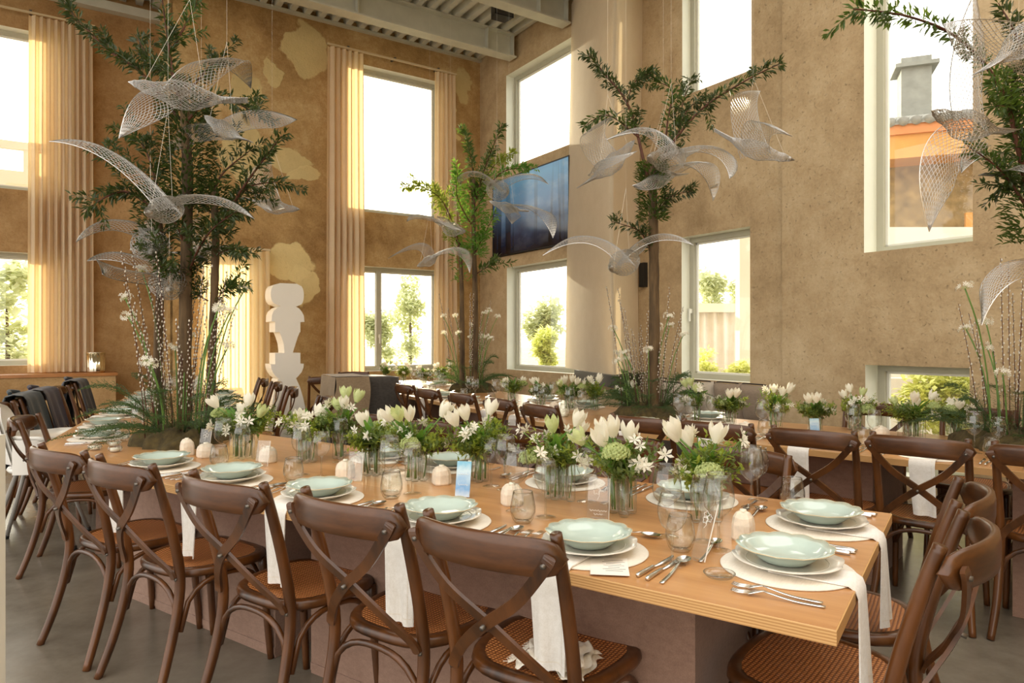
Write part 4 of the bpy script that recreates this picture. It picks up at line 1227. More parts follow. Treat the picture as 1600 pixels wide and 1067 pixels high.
def arrangement(seed, wide=1.0, tul=3, umb=2, fre=4, green=1.0, tubes=7, tall=1.0, lime=.4):
    rnd = random.Random(seed); spec = []
    pts = [(0, 0)] + [(.033 * math.cos(i * PI / 3), .033 * math.sin(i * PI / 3)) for i in range(6)]
    if tubes > 7: pts += [(.066, 0), (-.066, 0), (.05, .045), (-.05, -.045)]
    pts = pts[:tubes]
    for i, (x, y) in enumerate(pts):
        spec.append(('glass_tube', TUBE, [], None, Matrix.Translation((x, y, 0))))
    st = MB()
    heads = []
    tul += 1; fre += 3
    def stem(i, top, r=.0032):
        x, y = pts[i % len(pts)]
        st.tube(smooth_path([(x * 1.0 + rnd.uniform(-.006, .006), y + rnd.uniform(-.006, .006), .012), (x * 1.05, y * 1.05, .125), tuple(top)], 3), r, 5)
    R = .098 * wide
    for k in range(tul):
        a = rnd.uniform(0, 2 * PI); r = R * rnd.uniform(.3, 1.1); top = (r * math.cos(a), r * math.sin(a), rnd.uniform(.19, .25) * tall)
        stem(k, top)
        b = MB(); tulip(b, top, rnd.uniform(.05, .06), (top[0] * 3, top[1] * 3, .5), rnd, rnd.uniform(.2, .9))
        spec.append(('tulip', b.mesh('tulip', 'petal' if rnd.random() < .7 else 'petal_green', True), []))
        x, y = pts[k % len(pts)]
        for q in range(2):
            aa = a + rnd.uniform(-1.2, 1.2); lb = MB()
            L = rnd.uniform(.10, .15); p0 = Vector((x, y, .115))
            def lf_(u, v, aa=aa, L=L, p0=p0):
                w = .016 * math.sin(PI * min(1, .1 + .9 * v)) ** .8
                c = p0 + Vector((math.cos(aa) * L * .5 * v ** 1.6, math.sin(aa) * L * .5 * v ** 1.6, L * v * (1 - .2 * v)))
                sd = Vector((-math.sin(aa), math.cos(aa), 0))
                return c + sd * (u - .5) * 2 * w + Vector((math.cos(aa), math.sin(aa), 0)) * (-.012 * (1 - (2 * u - 1) ** 2))
            lb.grid(lf_, 3, 7)
            spec.append(('long_leaf', lb.mesh('leaf', 'leaf_fresh', True), []))
    for k in range(umb):
        a = rnd.uniform(0, 2 * PI); r = R * rnd.uniform(.6, 1.25); top = (r * math.cos(a), r * math.sin(a), rnd.uniform(.13, .2) * tall)
        stem(k + 2, top); b = MB(); umbel(b, top, rnd.uniform(.034, .045), rnd, 130)
        spec.append(('umbel_head', b.mesh('umbel', 'umbel'), [], 'stuff'))
    for k in range(fre):
        a = rnd.uniform(0, 2 * PI); r = R * rnd.uniform(.3, 1.35); z = rnd.uniform(.14, .235) * tall
        c = Vector((r * math.cos(a), r * math.sin(a), z)); stem(k + 1, c, .0018)
        b = MB()
        for q in range(rnd.randint(2, 4)):
            d = Vector((rnd.uniform(-1, 1) + math.cos(a), rnd.uniform(-1, 1) + math.sin(a), rnd.uniform(.2, 1)))
            star(b, c + Vector((rnd.uniform(-.016, .016), rnd.uniform(-.016, .016), rnd.uniform(-.012, .016))), rnd.uniform(.019, .028), d, rnd)
        spec.append(('freesia_spray', b.mesh('freesia', 'petal', True), []))
    gb = MB(); lb = MB()
    for k in range(int(34 * green)):
        a = rnd.uniform(0, 2 * PI); r = R * rnd.uniform(.2, 1.4); z = rnd.uniform(.125, .225) * tall
        tip = Vector((r * math.cos(a), r * math.sin(a), z)); base = Vector((r * .35 * math.cos(a), r * .35 * math.sin(a), .115))
        st.tube([base, base.lerp(tip, .5) + Vector((0, 0, .01)), tip], .0012, 4)
        tgt = lb if rnd.random() < lime else gb
        for q in range(34):
            t = rnd.uniform(.15, 1.05)
            pp = base.lerp(tip, t)
            d = Vector((rnd.gauss(0, 1), rnd.gauss(0, 1), rnd.gauss(.35, .8)))
            pp = pp + Vector((rnd.gauss(0, .009), rnd.gauss(0, .009), rnd.gauss(0, .008)))
            leaf(tgt, pp, d, rnd.uniform(.017, .032), rnd.uniform(.0045, .0075))
    spec.append(('stems', st.mesh('stems', 'stem_green', True), [], 'stuff'))
    if gb.v: spec.append(('dark_foliage', gb.mesh('foliage', 'leaf_dark2'), [], 'stuff'))
    if lb.v: spec.append(('lime_foliage', lb.mesh('foliage', 'leaf_lime'), [], 'stuff'))
    return spec
trans_leaf('leaf_dark2', lin(92, 108, 54), lin(150, 172, 70), .3, .5, .3, 25)
ARR = [arrangement(1, 1.15, 3, 1, 4, 1.2, 9, 1.0, .3), arrangement(2, 1.0, 1, 1, 6, 1.3, 7, .95, .6), arrangement(3, .7, 3, 0, 1, .5, 3, 1.1, .2),
       arrangement(4, .95, 1, 3, 1, 1.2, 7, .92, .3), arrangement(5, 1.05, 3, 2, 3, .9, 7, 1.02, .5), arrangement(6, .95, 2, 0, 4, 1.5, 5, 1.0, .7),
       arrangement(7, 1.05, 2, 2, 5, 1.0, 9, 1.0, .7), arrangement(8, 1.15, 4, 2, 3, .9, 9, 1.05, .3), arrangement(9, .85, 3, 1, 2, .8, 5, 1.12, .5),
       arrangement(10, 1.0, 1, 1, 3, 1.8, 7, .85, .1)]
def vase(px, py, k, where, sc=1.0, rz=None):
    g = G(px, py, TZ)
    spawn('flower_vase', ARR[k], TR((g.x, g.y, TZ + .0005), rz if rz is not None else px * .37, sc), 'tube vase of white flowers, ' + where, 'flower vase', 'tube vases of white flowers')
for (px, py, k, wh) in FRONT_VASES: vase(px, py, k, wh, 1.12)
for (px, py, k, wh) in RIGHT_VASES: vase(px, py, k, 'back right table, ' + wh)
for (px, py, k, wh) in MID_VASES: vase(px, py, k, 'middle tables, ' + wh)
# ================================================================== WIRE BIRDS
def lattice(S, nu, nv, wrap, r=.0012):
    """diamond wire netting over surface S(u,v): every wire a three-sided rod"""
    rows = []
    for j in range(nv + 1):
        off = .5 if j % 2 else 0
        if wrap: us = [(i + off) / nu for i in range(nu)]
        else: us = [min(1, max(0, (i + off) / nu)) for i in range(nu + 1)]
        rows.append([S(u, j / nv) for u in us])
    A = []; B = []
    for j in range(nv):
        n = len(rows[j])
        for i in range(n):
            A.append(rows[j][i]); B.append(rows[j + 1][i])
            k = i + (1 if j % 2 else -1)
            if wrap: A.append(rows[j][i]); B.append(rows[j + 1][k % n])
            elif 0 <= k < n: A.append(rows[j][i]); B.append(rows[j + 1][k])
    if not wrap:
        for j in range(nv):
            A.append(S(0, j / nv)); B.append(S(0, (j + 1) / nv)); A.append(S(1, j / nv)); B.append(S(1, (j + 1) / nv))
    A = np.array([tuple(p) for p in A]); B = np.array([tuple(p) for p in B])
    d = B - A; ln = np.linalg.norm(d, axis=1); ok = ln > 1e-5
    A, B, d, ln = A[ok], B[ok], d[ok], ln[ok]
    d /= ln[:, None]
    ref = np.where(np.abs(d[:, 2:3]) < .9, np.array([[0, 0, 1.0]]), np.array([[1.0, 0, 0]]))
    e1 = np.cross(d, ref); e1 /= np.linalg.norm(e1, axis=1)[:, None]; e2 = np.cross(d, e1)
    vs = []
    for k in range(3):
        a = 2 * PI * k / 3; o = (e1 * math.cos(a) + e2 * math.sin(a)) * r
        vs += [A + o, B + o]
    V = np.stack(vs, 1).reshape(-1, 3)
    n = len(A); base = (np.arange(n) * 6)[:, None]
    q = np.array([[0, 2, 3, 1], [2, 4, 5, 3], [4, 0, 1, 5]])
    Fc = (base[:, :, None] + q[None]).reshape(-1, 4)
    return V, Fc
def np_mesh(name, V, Fc, mat, M=None):
    me = bpy.data.meshes.new(name)
    me.vertices.add(len(V)); me.vertices.foreach_set('co', V.astype(np.float32).ravel())
    me.loops.add(Fc.size); me.loops.foreach_set('vertex_index', Fc.astype(np.int32).ravel())
    me.polygons.add(len(Fc)); me.polygons.foreach_set('loop_start', (np.arange(len(Fc)) * 4).astype(np.int32))
    me.polygons.foreach_set('loop_total', np.full(len(Fc), 4, np.int32))
    me.materials.append(MAT[mat]); me.update(calc_edges=True); me.validate()
    return me
def bird(head, tail, w1, w2, label, fat=.13, chord=.42, wr=.0013):
    head, tail = W(*head), W(*tail)
    L = (tail - head).length
    if L < .34: tail = head + (tail - head).normalized() * .34; L = .34
    c = (head + tail) / 2
    e = empty('wire_bird', Matrix.Translation(c)); tag(e, label, 'bird sculpture', 'hanging wire mesh birds')
    hd, tl = head - c, tail - c
    ax = (tl - hd).normalized()
    up = Vector((0, 0, 1)); up = (up - ax * up.dot(ax)).normalized(); sd = ax.cross(up)
    def prof(t):
        pts = ((0, .01), (.06, .26), (.14, .46), (.2, .48), (.26, .62), (.4, 1.0), (.52, .94), (.66, .55), (.78, .27), (1.0, .16))
        for (a, ra), (b, rb) in zip(pts[:-1], pts[1:]):
            if t <= b:
                k = (t - a) / (b - a); k = k * k * (3 - 2 * k); return ra + (rb - ra) * k
        return .16
    def axis(t): return hd.lerp(tl, t) - up * L * .05 * math.sin(t * PI) + up * L * .03 * (1 - t)
    def body(u, v):
        a = 2 * PI * u; r = prof(v) * fat * L
        flat = 1 if v < .66 else 1 - .8 * (v - .66) / .34
        wide = 1 if v < .72 else 1 + 2.6 * (v - .72) / .28
        return axis(v) + sd * math.cos(a) * r * wide + up * math.sin(a) * r * .9 * flat
    V, Fc = lattice(body, 20, 38, True, wr)
    put('body', np_mesh('bird_body', V, Fc, 'wire'), e)['kind'] = 'stuff'
    for w in (w1, w2):
        el, tp = W(*w[0]) - c, W(*w[1]) - c
        root = axis(.27)
        def span(v):
            if v < .5:
                k = v / .5; m = root.lerp(el, k) + (el - root).cross(ax).normalized() * 0
                return m
            k = (v - .5) / .5
            return el.lerp(tp, k)
        def sm(v):
            return (1 - v) ** 2 * root + 2 * v * (1 - v) * (el * 2 - (root + tp) * .5) + v * v * tp
        def wing(u, v):
            p = sm(v)
            ch = L * chord * .86 * (1 - .12 * v) * (1 if v < .62 else max(.0, 1 - ((v - .62) / .38) ** 1.7))
            tng = (sm(min(1, v + .02)) - sm(max(0, v - .02))).normalized()
            bd = ax - tng * ax.dot(tng) * .75
            if bd.length < 1e-3: bd = ax
            bd.normalize()
            n = tng.cross(bd).normalized()
            if n.z < 0: n = -n
            return p + bd * ch * u + n * ch * .14 * math.sin(PI * min(1, u * 1.1))
        V, Fc = lattice(wing, 11, 32, False, wr)
        wo_ = put('wing', np_mesh('bird_wing', V, Fc, 'wire'), e); wo_['kind'] = 'stuff'
        ed = MB().tube([wing(0, i / 24) for i in range(25)], wr * 1.6, 4)
        put('wing_edge', ed.mesh('edge', 'wire'), wo_)
    apex = c + Vector((0, 0, .5)) - c
    th = MB().tube([axis(.12) + up * .02 * L, apex], .0007, 3)
    put('thread', th.mesh('thread', 'thread'), e)
    put('thread', MB().tube([axis(.62) + up * .06 * L, apex], .0007, 3).mesh('thread', 'thread'), e)
    put('thread', MB().tube([apex, Vector((0, 0, 5.795 - c.z))], .0004, 3).mesh('thread', 'thread'), e)
BIRDS = [
 ((200, 133, 3.55), (388, 157, 3.75), ((212, 150, 3.35), (186, 216, 3.2)), ((318, 95, 3.85), (392, 138, 4.1)), 'big wire bird at the top of the biggest tree, head to the left', .14, .40),
 ((318, 183, 3.95), (378, 214, 3.9), ((395, 172, 3.9), (464, 187, 3.8)), ((285, 200, 4.1), (262, 240, 4.2)), 'wire bird right of the biggest trunk with wing stretched right', .16, .42),
 ((228, 338, 3.3), (292, 304, 3.85), ((165, 250, 3.5), (77, 221, 3.4)), ((322, 318, 3.7), (398, 342, 3.8)), 'wire bird with the longest wing reaching left over the curtain', .13, .36),
 ((468, 330, 5.6), (383, 308, 5.7), ((428, 282, 5.6), (424, 250, 5.8)), ((440, 326, 5.2), (425, 330, 5.0)), 'pale wire bird with one raised wing before the cream wall patches', .13, .5),
 ((238, 400, 3.9), (232, 352, 4.4), ((180, 360, 4.1), (119, 378, 4.0)), ((262, 362, 4.2), (282, 372, 4.3)), 'wire bird seen head-on left of the biggest trunk, upper of two', .17, .44),
 ((266, 458, 3.9), (262, 415, 4.4), ((200, 412, 4.1), (136, 408, 4.0)), ((196, 440, 3.8), (160, 428, 3.6)), 'wire bird seen head-on left of the biggest trunk, lower of two', .18, .44),
 ((366, 390, 4.6), (264, 394, 4.7), ((322, 362, 4.7), (314, 338, 4.9)), ((330, 396, 4.3), (318, 402, 4.1)), 'wire bird before the sheer curtain between two trunks', .13, .42),
 ((792, 303, 6.9), (762, 283, 7.5), ((745, 276, 7.3), (720, 287, 7.2)), ((822, 280, 7.3), (857, 288, 7.2)), 'wire bird with level wings above the blue picture', .17, .44),
 ((764, 316, 7.2), (826, 330, 7.3), ((832, 330, 7.0), (864, 372, 6.9)), ((785, 328, 6.8), (800, 350, 6.6)), 'wire bird crossing the lower part of the blue picture', .14, .5),
 ((727, 364, 7.0), (682, 346, 7.4), ((665, 343, 7.2), (636, 346, 7.2)), ((706, 350, 7.0), (722, 360, 6.8)), 'small wire bird beside the slender tree, upper of two', .15, .4),
 ((652, 418, 7.0), (690, 392, 7.3), ((650, 390, 7.1), (606, 404, 7.1)), ((708, 396, 7.0), (734, 426, 6.9)), 'wire bird over the lower back window, wings arched', .14, .44),
 ((994, 222, 5.0), (904, 292, 4.9), ((945, 205, 5.1), (974, 172, 5.3)), ((955, 246, 4.7), (996, 236, 4.5)), 'wire bird diving left before the hanging screen', .13, .42),
 ((1012, 250, 4.5), (1082, 236, 5.0), ((1005, 210, 4.8), (948, 218, 4.9)), ((1108, 240, 4.6), (1140, 279, 4.5)), 'wire bird with spread wings at the top of the second tree trunk', .15, .42),
 ((998, 268, 5.3), (1074, 272, 5.4), ((1082, 262, 5.2), (1114, 314, 5.2)), ((1005, 282, 5.0), (988, 290, 4.9)), 'faint wire bird just behind and below the spread-winged bird', .13, .5),
 ((1240, 254, 4.95), (1116, 203, 5.1), ((1184, 178, 5.1), (1188, 142, 5.3)), ((1206, 212, 4.7), (1238, 213, 4.5)), 'wire bird with a raised wing, alone on the bare right wall', .12, .40),
 ((953, 424, 4.6), (1000, 384, 5.2), ((915, 380, 4.9), (848, 399, 4.8)), ((1022, 378, 5.0), (1084, 383, 5.0)), 'wire bird gliding head-on with long level wings left of the lower right window', .14, .32),
 ((1455, 178, 3.2), (1580, 206, 3.35), ((1488, 90, 3.4), (1524, -14, 3.5)), ((1440, 245, 3.05), (1452, 362, 2.95)), 'largest wire bird before the chimney window, wings up and down', .15, .48),
 ((1650, 15, 3.1), (1532, 112, 3.0), ((1540, 30, 2.95), (1474, 38, 2.9)), ((1645, 80, 3.2), (1690, 120, 3.2)), 'wire bird cut by the upper right corner of the picture', .14, .42),
 ((1650, 262, 3.8), (1534, 272, 3.8), ((1560, 238, 3.8), (1502, 270, 3.8)), ((1620, 262, 3.5), (1640, 272, 3.4)), 'wire bird behind the rightmost tree at window height', .13, .4),
 ((1668, 452, 3.0), (1640, 396, 3.3), ((1584, 440, 2.95), (1534, 508, 2.9)), ((1690, 430, 3.0), (1740, 440, 3.0)), 'wire bird whose wing tip hangs over the rightmost flower stems', .15, .4),
]
for b_ in BIRDS:
    bird(*b_)

# ================================================================== TREES ON THE TABLES
def path_px(pts, d, dd=0.0, rnd=None):
    n = len(pts); out = []
    for i, p in enumerate(pts):
        out.append(W(p[0], p[1], d + dd * i / max(1, n - 1) + (rnd.uniform(-.03, .03) if rnd else 0)))
    return smooth_path(out, 6)
def leafy(b, path, rnd, per_m, Lf, spread, t0=.15):
    tot = sum((path[i + 1] - path[i]).length for i in range(len(path) - 1))
    n = int(tot * per_m)
    for k in range(n):
        t = t0 + (1 - t0) * rnd.random() ** .9; q = t * (len(path) - 1); i = min(len(path) - 2, int(q))
        p = path[i].lerp(path[i + 1], q - i); d = (path[i + 1] - path[i]).normalized()
        o = Vector((rnd.gauss(0, 1), rnd.gauss(0, 1), rnd.gauss(.1, 1))); o = (o - d * o.dot(d)).normalized()
        dirn = (d * rnd.uniform(.2, 1.0) + o * rnd.uniform(.5, 1.1) + Vector((0, 0, rnd.uniform(-.5, .2)))).normalized()
        leaf(b, p + o * rnd.uniform(0, spread), dirn, Lf * rnd.uniform(.7, 1.25), Lf * rnd.uniform(.11, .17), rnd.uniform(0, .5), Vector((rnd.gauss(0, .5), rnd.gauss(0, .5), 1)))
def frond(rnd, L, az, el):
    """feathery fern plume"""
    b = MB(); d = Vector((math.cos(az), math.sin(az), 0)); pts = []
    for i in range(13):
        t = i / 12
        pts.append(d * L * (t * math.cos(el) + .12 * t * t) + Vector((0, 0, L * (math.sin(el) * t * 1.5 - .75 * t * t * (math.sin(el) + .25)))))
    b.tube(pts, [.0022 * (1 - .7 * i / 12) for i in range(13)], 4)
    up = Vector((0, 0, 1))
    for i in range(1, 13):
        tg = (pts[i] - pts[i - 1]).normalized(); sd = tg.cross(up).normalized()
        for s in (-1, 1):
            for h in range(3):
                p = pts[i - 1].lerp(pts[i], h / 3)
                w = L * .2 * math.sin(PI * min(1, .08 + (i + h / 3) / 13.4)) ** .8
                br = (sd * s + tg * .75 + up * rnd.uniform(-.2, .35)).normalized()
                n = max(3, int(w / .0085))
                for q in range(n):
                    pp = p + br * w * (q + .5) / n
                    dd = (br * .6 + tg * rnd.uniform(-.4, 1) + up * rnd.uniform(-.6, .6)).normalized()
                    leaf(b, pp, dd, rnd.uniform(.010, .017), .0017, .1, sd)
    return b.mesh('frond', 'fern')
def catkin_twig(rnd, h, lean):
    b = MB(); c = MB()
    pts = [Vector((lean[0] * (i / 6) ** 1.4 * h, lean[1] * (i / 6) ** 1.4 * h, h * i / 6)) for i in range(7)]
    b.tube(pts, [.0028 - .0015 * i / 6 for i in range(7)], 5)
    n = int(h / .028)
    for i in range(n):
        t = .25 + .75 * (i + .5) / n; q = t * 6; k = min(5, int(q)); p = pts[k].lerp(pts[k + 1], q - k)
        a = i * 2.4; o = Vector((math.cos(a), math.sin(a), 0)); r = rnd.uniform(.0045, .0065)
        cc = p + o * .006
        c.add([cc + Vector((r, 0, 0)), cc + Vector((0, r, 0)), cc + Vector((-r, 0, 0)), cc + Vector((0, -r, 0)), cc + Vector((0, 0, r * 1.9)), cc - Vector((0, 0, r * 1.3))],
              [(0, 1, 4), (1, 2, 4), (2, 3, 4), (3, 0, 4), (1, 0, 5), (2, 1, 5), (3, 2, 5), (0, 3, 5)])
    return b.mesh('twig', 'twig', True), c.mesh('catkins', 'catkin', True)
def star_stem(rnd, h, lean):
    b = MB(); c = MB()
    pts = [Vector((lean[0] * (i / 7) ** 2.2 * h, lean[1] * (i / 7) ** 2.2 * h, h * (i / 7 if i < 6 else (i / 7) - .02 * (i - 5)))) for i in range(8)]
    b.tube(pts, .0038, 6)
    tip = pts[-1]
    g = MB(); umbel(g, tip, .018, rnd, 26)
    for k in range(11):
        a = k * 2.4; d = Vector((math.cos(a), math.sin(a), rnd.uniform(-.3, .9)))
        star(c, tip + d * rnd.uniform(.02, .038), .017, d, rnd, 6)
    return b.mesh('stem', 'stem_green', True), c.mesh('stars', 'petal', True), g.mesh('buds', 'umbel')
def tree(name_lab, base, d, trunks, branches, seed, leafmat, per_m=95, Lf=.05, mound=.27, sleeve=(), scale=1.0, ferns=15, twigs=16, stems=9, lean_to=1.0):
    rnd = random.Random(seed)
    base = Vector((base.x, base.y, TZ))
    e = empty('tree_centrepiece', Matrix.Translation(base)); tag(e, name_lab, 'tree', 'tree centrepieces on the tables')
    loc = lambda P: [p - base for p in P]
    mnd = MB().lathe([(mound, .0)] + [(mound * math.cos(i / 7 * PI / 2), .10 * math.sin(i / 7 * PI / 2) + .002) for i in range(1, 7)] + [(.01, .104)], 40,
                     lambda r, z, a: (r * (1 + (.14 * math.sin(3 * a + seed) + .09 * math.sin(9 * a + 1))), max(0, z + .03 * math.sin(7 * a + r * 40) * min(1, z * 20))))
    put('moss_mound', mnd.mesh('moss', 'moss', True), e)
    for (pts, r0, r1) in trunks:
        P = loc(path_px(pts, d, 0))
        if P[0].z > .1: pass
        P[0].z = min(P[0].z, .03)
        n = len(P)
        bb = MB(); vs = []
        R = [(r0 + (r1 - r0) * i / (n - 1)) * rnd.uniform(.93, 1.07) for i in range(n)]
        bb.tube(P, R, 10)
        put('trunk', bb.mesh('trunk', 'bark', True), e)
    for (pts, r0, dd) in branches:
        P = loc(path_px(pts, d, dd, rnd)); n = len(P)
        br = put('branch', MB().tube(P, [r0 * (1 - .75 * i / (n - 1)) for i in range(n)], 6).mesh('branch', 'twig', True), e)
        lb = MB(); leafy(lb, P, rnd, per_m * 1.75, Lf * 1.1, .028)
        # side sprigs
        for q in range(max(3, int(n / 2.6))):
            i = rnd.randint(1, n - 2); o = Vector((rnd.gauss(0, 1), rnd.gauss(0, .6), rnd.gauss(.4, .6))).normalized()
            dr = ((P[i + 1] - P[i]).normalized() + o * .9).normalized(); sl = rnd.uniform(.08, .2) * scale
            S_ = [P[i], P[i] + dr * sl * .5, P[i] + dr * sl + Vector((0, 0, -.02))]
            lb.tube(S_, .0016, 3); leafy(lb, S_, rnd, per_m * 1.7, Lf * .9, .014, .1)
        put('leaves', lb.mesh('leaves', leafmat if not isinstance(leafmat, list) else rnd.choice(leafmat)), br)['kind'] = 'stuff'
    for (pts, rad, cnt) in sleeve:
        P = loc(path_px(pts, d, 0)); lb = MB()
        for k in range(cnt):
            q = rnd.random() * (len(P) - 1); i = min(len(P) - 2, int(q)); p = P[i].lerp(P[i + 1], q - i)
            a = rnd.uniform(0, 2 * PI); o = Vector((math.cos(a), math.sin(a), 0))
            leaf(lb, p + o * rad * rnd.uniform(.35, 1.0), (o + Vector((0, 0, rnd.uniform(-.4, 1.2)))), Lf * rnd.uniform(.7, 1.2), Lf * .17, .3)
        put('trunk_leaves', lb.mesh('leaves', leafmat if not isinstance(leafmat, list) else leafmat[0]), e)['kind'] = 'stuff'
    for k in range(ferns):
        az = 2 * PI * k / ferns + rnd.uniform(-.2, .2)
        M = Matrix.Translation((math.cos(az) * mound * .45, math.sin(az) * mound * .45, .08))
        el = rnd.uniform(.9, 1.35) if k % 3 == 0 else rnd.uniform(.15, .8)
        put('fern_frond', frond(rnd, rnd.uniform(.26, .44) * scale * (1.15 if k % 3 == 0 else 1), az, el), e, M)
    for k in range(twigs):
        a = rnd.uniform(0, 2 * PI); r = mound * rnd.uniform(.25, .8)
        tm, cm = catkin_twig(rnd, rnd.uniform(.45, .95) * scale, (.14 * math.cos(a) + rnd.uniform(-.05, .05), .14 * math.sin(a)))
        o = put('catkin_twig', tm, e, Matrix.Translation((r * math.cos(a), r * math.sin(a), .05)))
        put('catkins', cm, o)['kind'] = 'stuff'
    for k in range(stems):
        a = rnd.uniform(0, 2 * PI); r = mound * rnd.uniform(.3, .8)
        s1, s2, s3 = star_stem(rnd, rnd.uniform(.35, .85) * scale, (.22 * math.cos(a), .22 * math.sin(a)))
        o = put('flower_stem', s1, e, Matrix.Translation((r * math.cos(a), r * math.sin(a), .05)))
        put('star_flowers', s2, o)['kind'] = 'stuff'; put('flower_buds', s3, o)['kind'] = 'stuff'
trans_leaf('leaf_tree', lin(56, 70, 34), lin(112, 132, 46), .2, .4, .4, 5)
T1D = 4.15
tree('biggest tree, three leafy trunks in moss at the left of the front table', G(282, 693, TZ), T1D,
     [([(288, 690), (289, 560), (291, 420), (293, 300), (290, 190), (284, 120)], .040, .026),
      ([(250, 672), (247, 560), (250, 450), (249, 360), (240, 300)], .027, .02), ([(330, 672), (331, 560), (335, 450), (337, 370), (334, 300)], .027, .02)],
     [([(288, 190), (270, 115), (262, 60), (252, -10)], .012, -.1), ([(280, 185), (222, 115), (165, 75), (103, 10)], .012, .15), ([(292, 190), (335, 150), (390, 172)], .01, -.2),
      ([(290, 150), (320, 112), (345, 90)], .009, .2), ([(268, 80), (292, 35), (312, -4)], .009, .1), ([(250, 330), (242, 280), (228, 235), (212, 215)], .009, 0), ([(248, 320), (215, 265), (162, 245)], .01, .1),
      ([(245, 330), (200, 300), (165, 308), (134, 330)], .01, -.15), ([(333, 320), (345, 275), (392, 234)], .009, .1), ([(335, 370), (375, 300), (440, 212)], .012, -.1), ([(360, 330), (390, 292), (442, 284)], .007, 0),
      ([(345, 350), (365, 330), (390, 335)], .006, .2), ([(292, 440), (305, 400), (330, 360), (370, 330)], .01, -.2), ([(290, 390), (275, 350), (250, 320)], .008, -.1), ([(334, 480), (350, 455), (388, 445)], .005, .1),
      ([(334, 400), (360, 390), (380, 400)], .005, -.1), ([(292, 425), (262, 425), (250, 415)], .006, -.2), ([(325, 470), (300, 455), (290, 440)], .005, 0), ([(285, 130), (240, 100), (215, 60)], .008, .3)],
     5, ['leaf_tree', 'leaf_tree', 'leaf_dark'], 150, .048, .25, [([(291, 330), (291, 160)], .15, 1900), ([(246, 400), (240, 300)], .11, 600), ([(335, 370), (334, 290)], .11, 500)], 1.2, 38, 26, 14)
tree('slender two-trunk tree with lime leaves before the room corner', G(734, 612, TZ), 7.8,
     [([(741, 606), (743, 520), (742, 440), (740, 360), (740, 280)], .04, .022), ([(722, 606), (722, 520), (721, 440), (718, 380)], .033, .02)],
     [([(741, 320), (758, 262), (785, 193)], .012, 0), ([(742, 330), (738, 262), (726, 205)], .011, .2), ([(720, 390), (695, 320), (660, 292), (630, 292)], .012, -.2), ([(742, 330), (780, 272), (822, 262)], .011, .1),
      ([(745, 300), (775, 255), (800, 240)], .008, .3), ([(742, 430), (760, 418), (776, 414)], .007, 0), ([(740, 400), (755, 370), (775, 330)], .008, -.1), ([(718, 390), (700, 340), (690, 310), (676, 290)], .009, .3), ([(742, 360), (715, 310), (715, 270)], .009, -.3)],
     8, ['leaf_fresh', 'leaf_dark', 'leaf_lime'], 120, .065, .26, [([(741, 400), (740, 290)], .15, 800), ([(721, 440), (719, 380)], .1, 160)], 1.15, 24, 18, 12)
tree('single-trunk tree in moss between the two back row tables', G(1015, 652, TZ), 5.25,
     [([(1020, 650), (1022, 560), (1022, 450), (1021, 360), (1019, 280), (1016, 250)], .046, .03)],
     [([(1020, 300), (1042, 238), (1095, 172), (1165, 126), (1220, 99)], .014, -.1), ([(1038, 245), (1043, 190), (1050, 142), (1026, 128)], .009, .1), ([(1012, 280), (984, 170), (945, 116), (920, 86)], .013, .1),
      ([(998, 215), (950, 180), (912, 198)], .007, 0), ([(1022, 350), (1038, 312), (1082, 298)], .008, -.1), ([(1019, 400), (1000, 362), (955, 346)], .008, -.1), ([(1060, 215), (1066, 165), (1080, 122)], .008, .2), ([(980, 165), (990, 130), (1020, 112)], .006, .1),
      ([(1060, 200), (1080, 165), (1110, 160)], .006, 0)],
     11, ['leaf_dark', 'leaf_tree', 'leaf_tree'], 140, .05, .27, [([(1021, 345), (1018, 255)], .11, 800)], 1.05, 28, 18, 10)
tree('leafy tree cut by the right edge of the picture, in moss', G(1585, 700, TZ), 3.75,
     [([(1612, 695), (1614, 560), (1612, 420), (1612, 300), (1616, 200), (1618, 120)], .042, .022)],
     [([(1612, 330), (1590, 230), (1565, 140), (1500, 62), (1420, 26), (1333, 14)], .014, -.3), ([(1608, 330), (1565, 268), (1512, 228)], .009, -.1), ([(1612, 260), (1590, 200), (1580, 140), (1600, 90)], .009, .1),
      ([(1612, 300), (1585, 290), (1560, 292)], .007, 0), ([(1620, 160), (1590, 60), (1560, 5)], .01, .2), ([(1615, 200), (1580, 170), (1555, 165)], .006, -.2)],
     14, ['leaf_dark', 'leaf_tree'], 120, .052, .28, [([(1612, 380), (1614, 130)], .14, 1200)], 1.05, 28, 16, 9)

# ================================================================== SMALL THINGS
def crystal_spec(w, h, seed):
    rnd = random.Random(seed); n = 14
    b = MB().lathe([(.001, 0), (w * .92, 0), (w, .006), (w * .98, h * .55), (w * .86, h * .8), (w * .6, h * .96), (w * .3, h), (w * .28, h - .008), (.001, h - .01)], n,
                   lambda r, z, a: (r * (1 + .07 * math.sin(4 * a + seed) + .04 * math.sin(11 * a)), z * (1 + .03 * math.sin(3 * a))))
    c = MB().lathe([(.001, h - .004), (w * .27, h - .004), (w * .27, h + .006), (.001, h + .006)], 12)
    return [('block', b.mesh('crystal', 'crystal'), []), ('tealight', c.mesh('tealight', 'wax', True), [])]
CR = [crystal_spec(.036, .085, 1), crystal_spec(.042, .075, 5), crystal_spec(.048, .07, 9)]
for (px, py, k, wh) in CRYSTALS:
    g = G(px, py, TZ + .0005); spawn('crystal_candle_holder', CR[k], TR(g, px), 'cream crystal tealight holder, ' + wh, 'candle holder', 'crystal tealight holders')
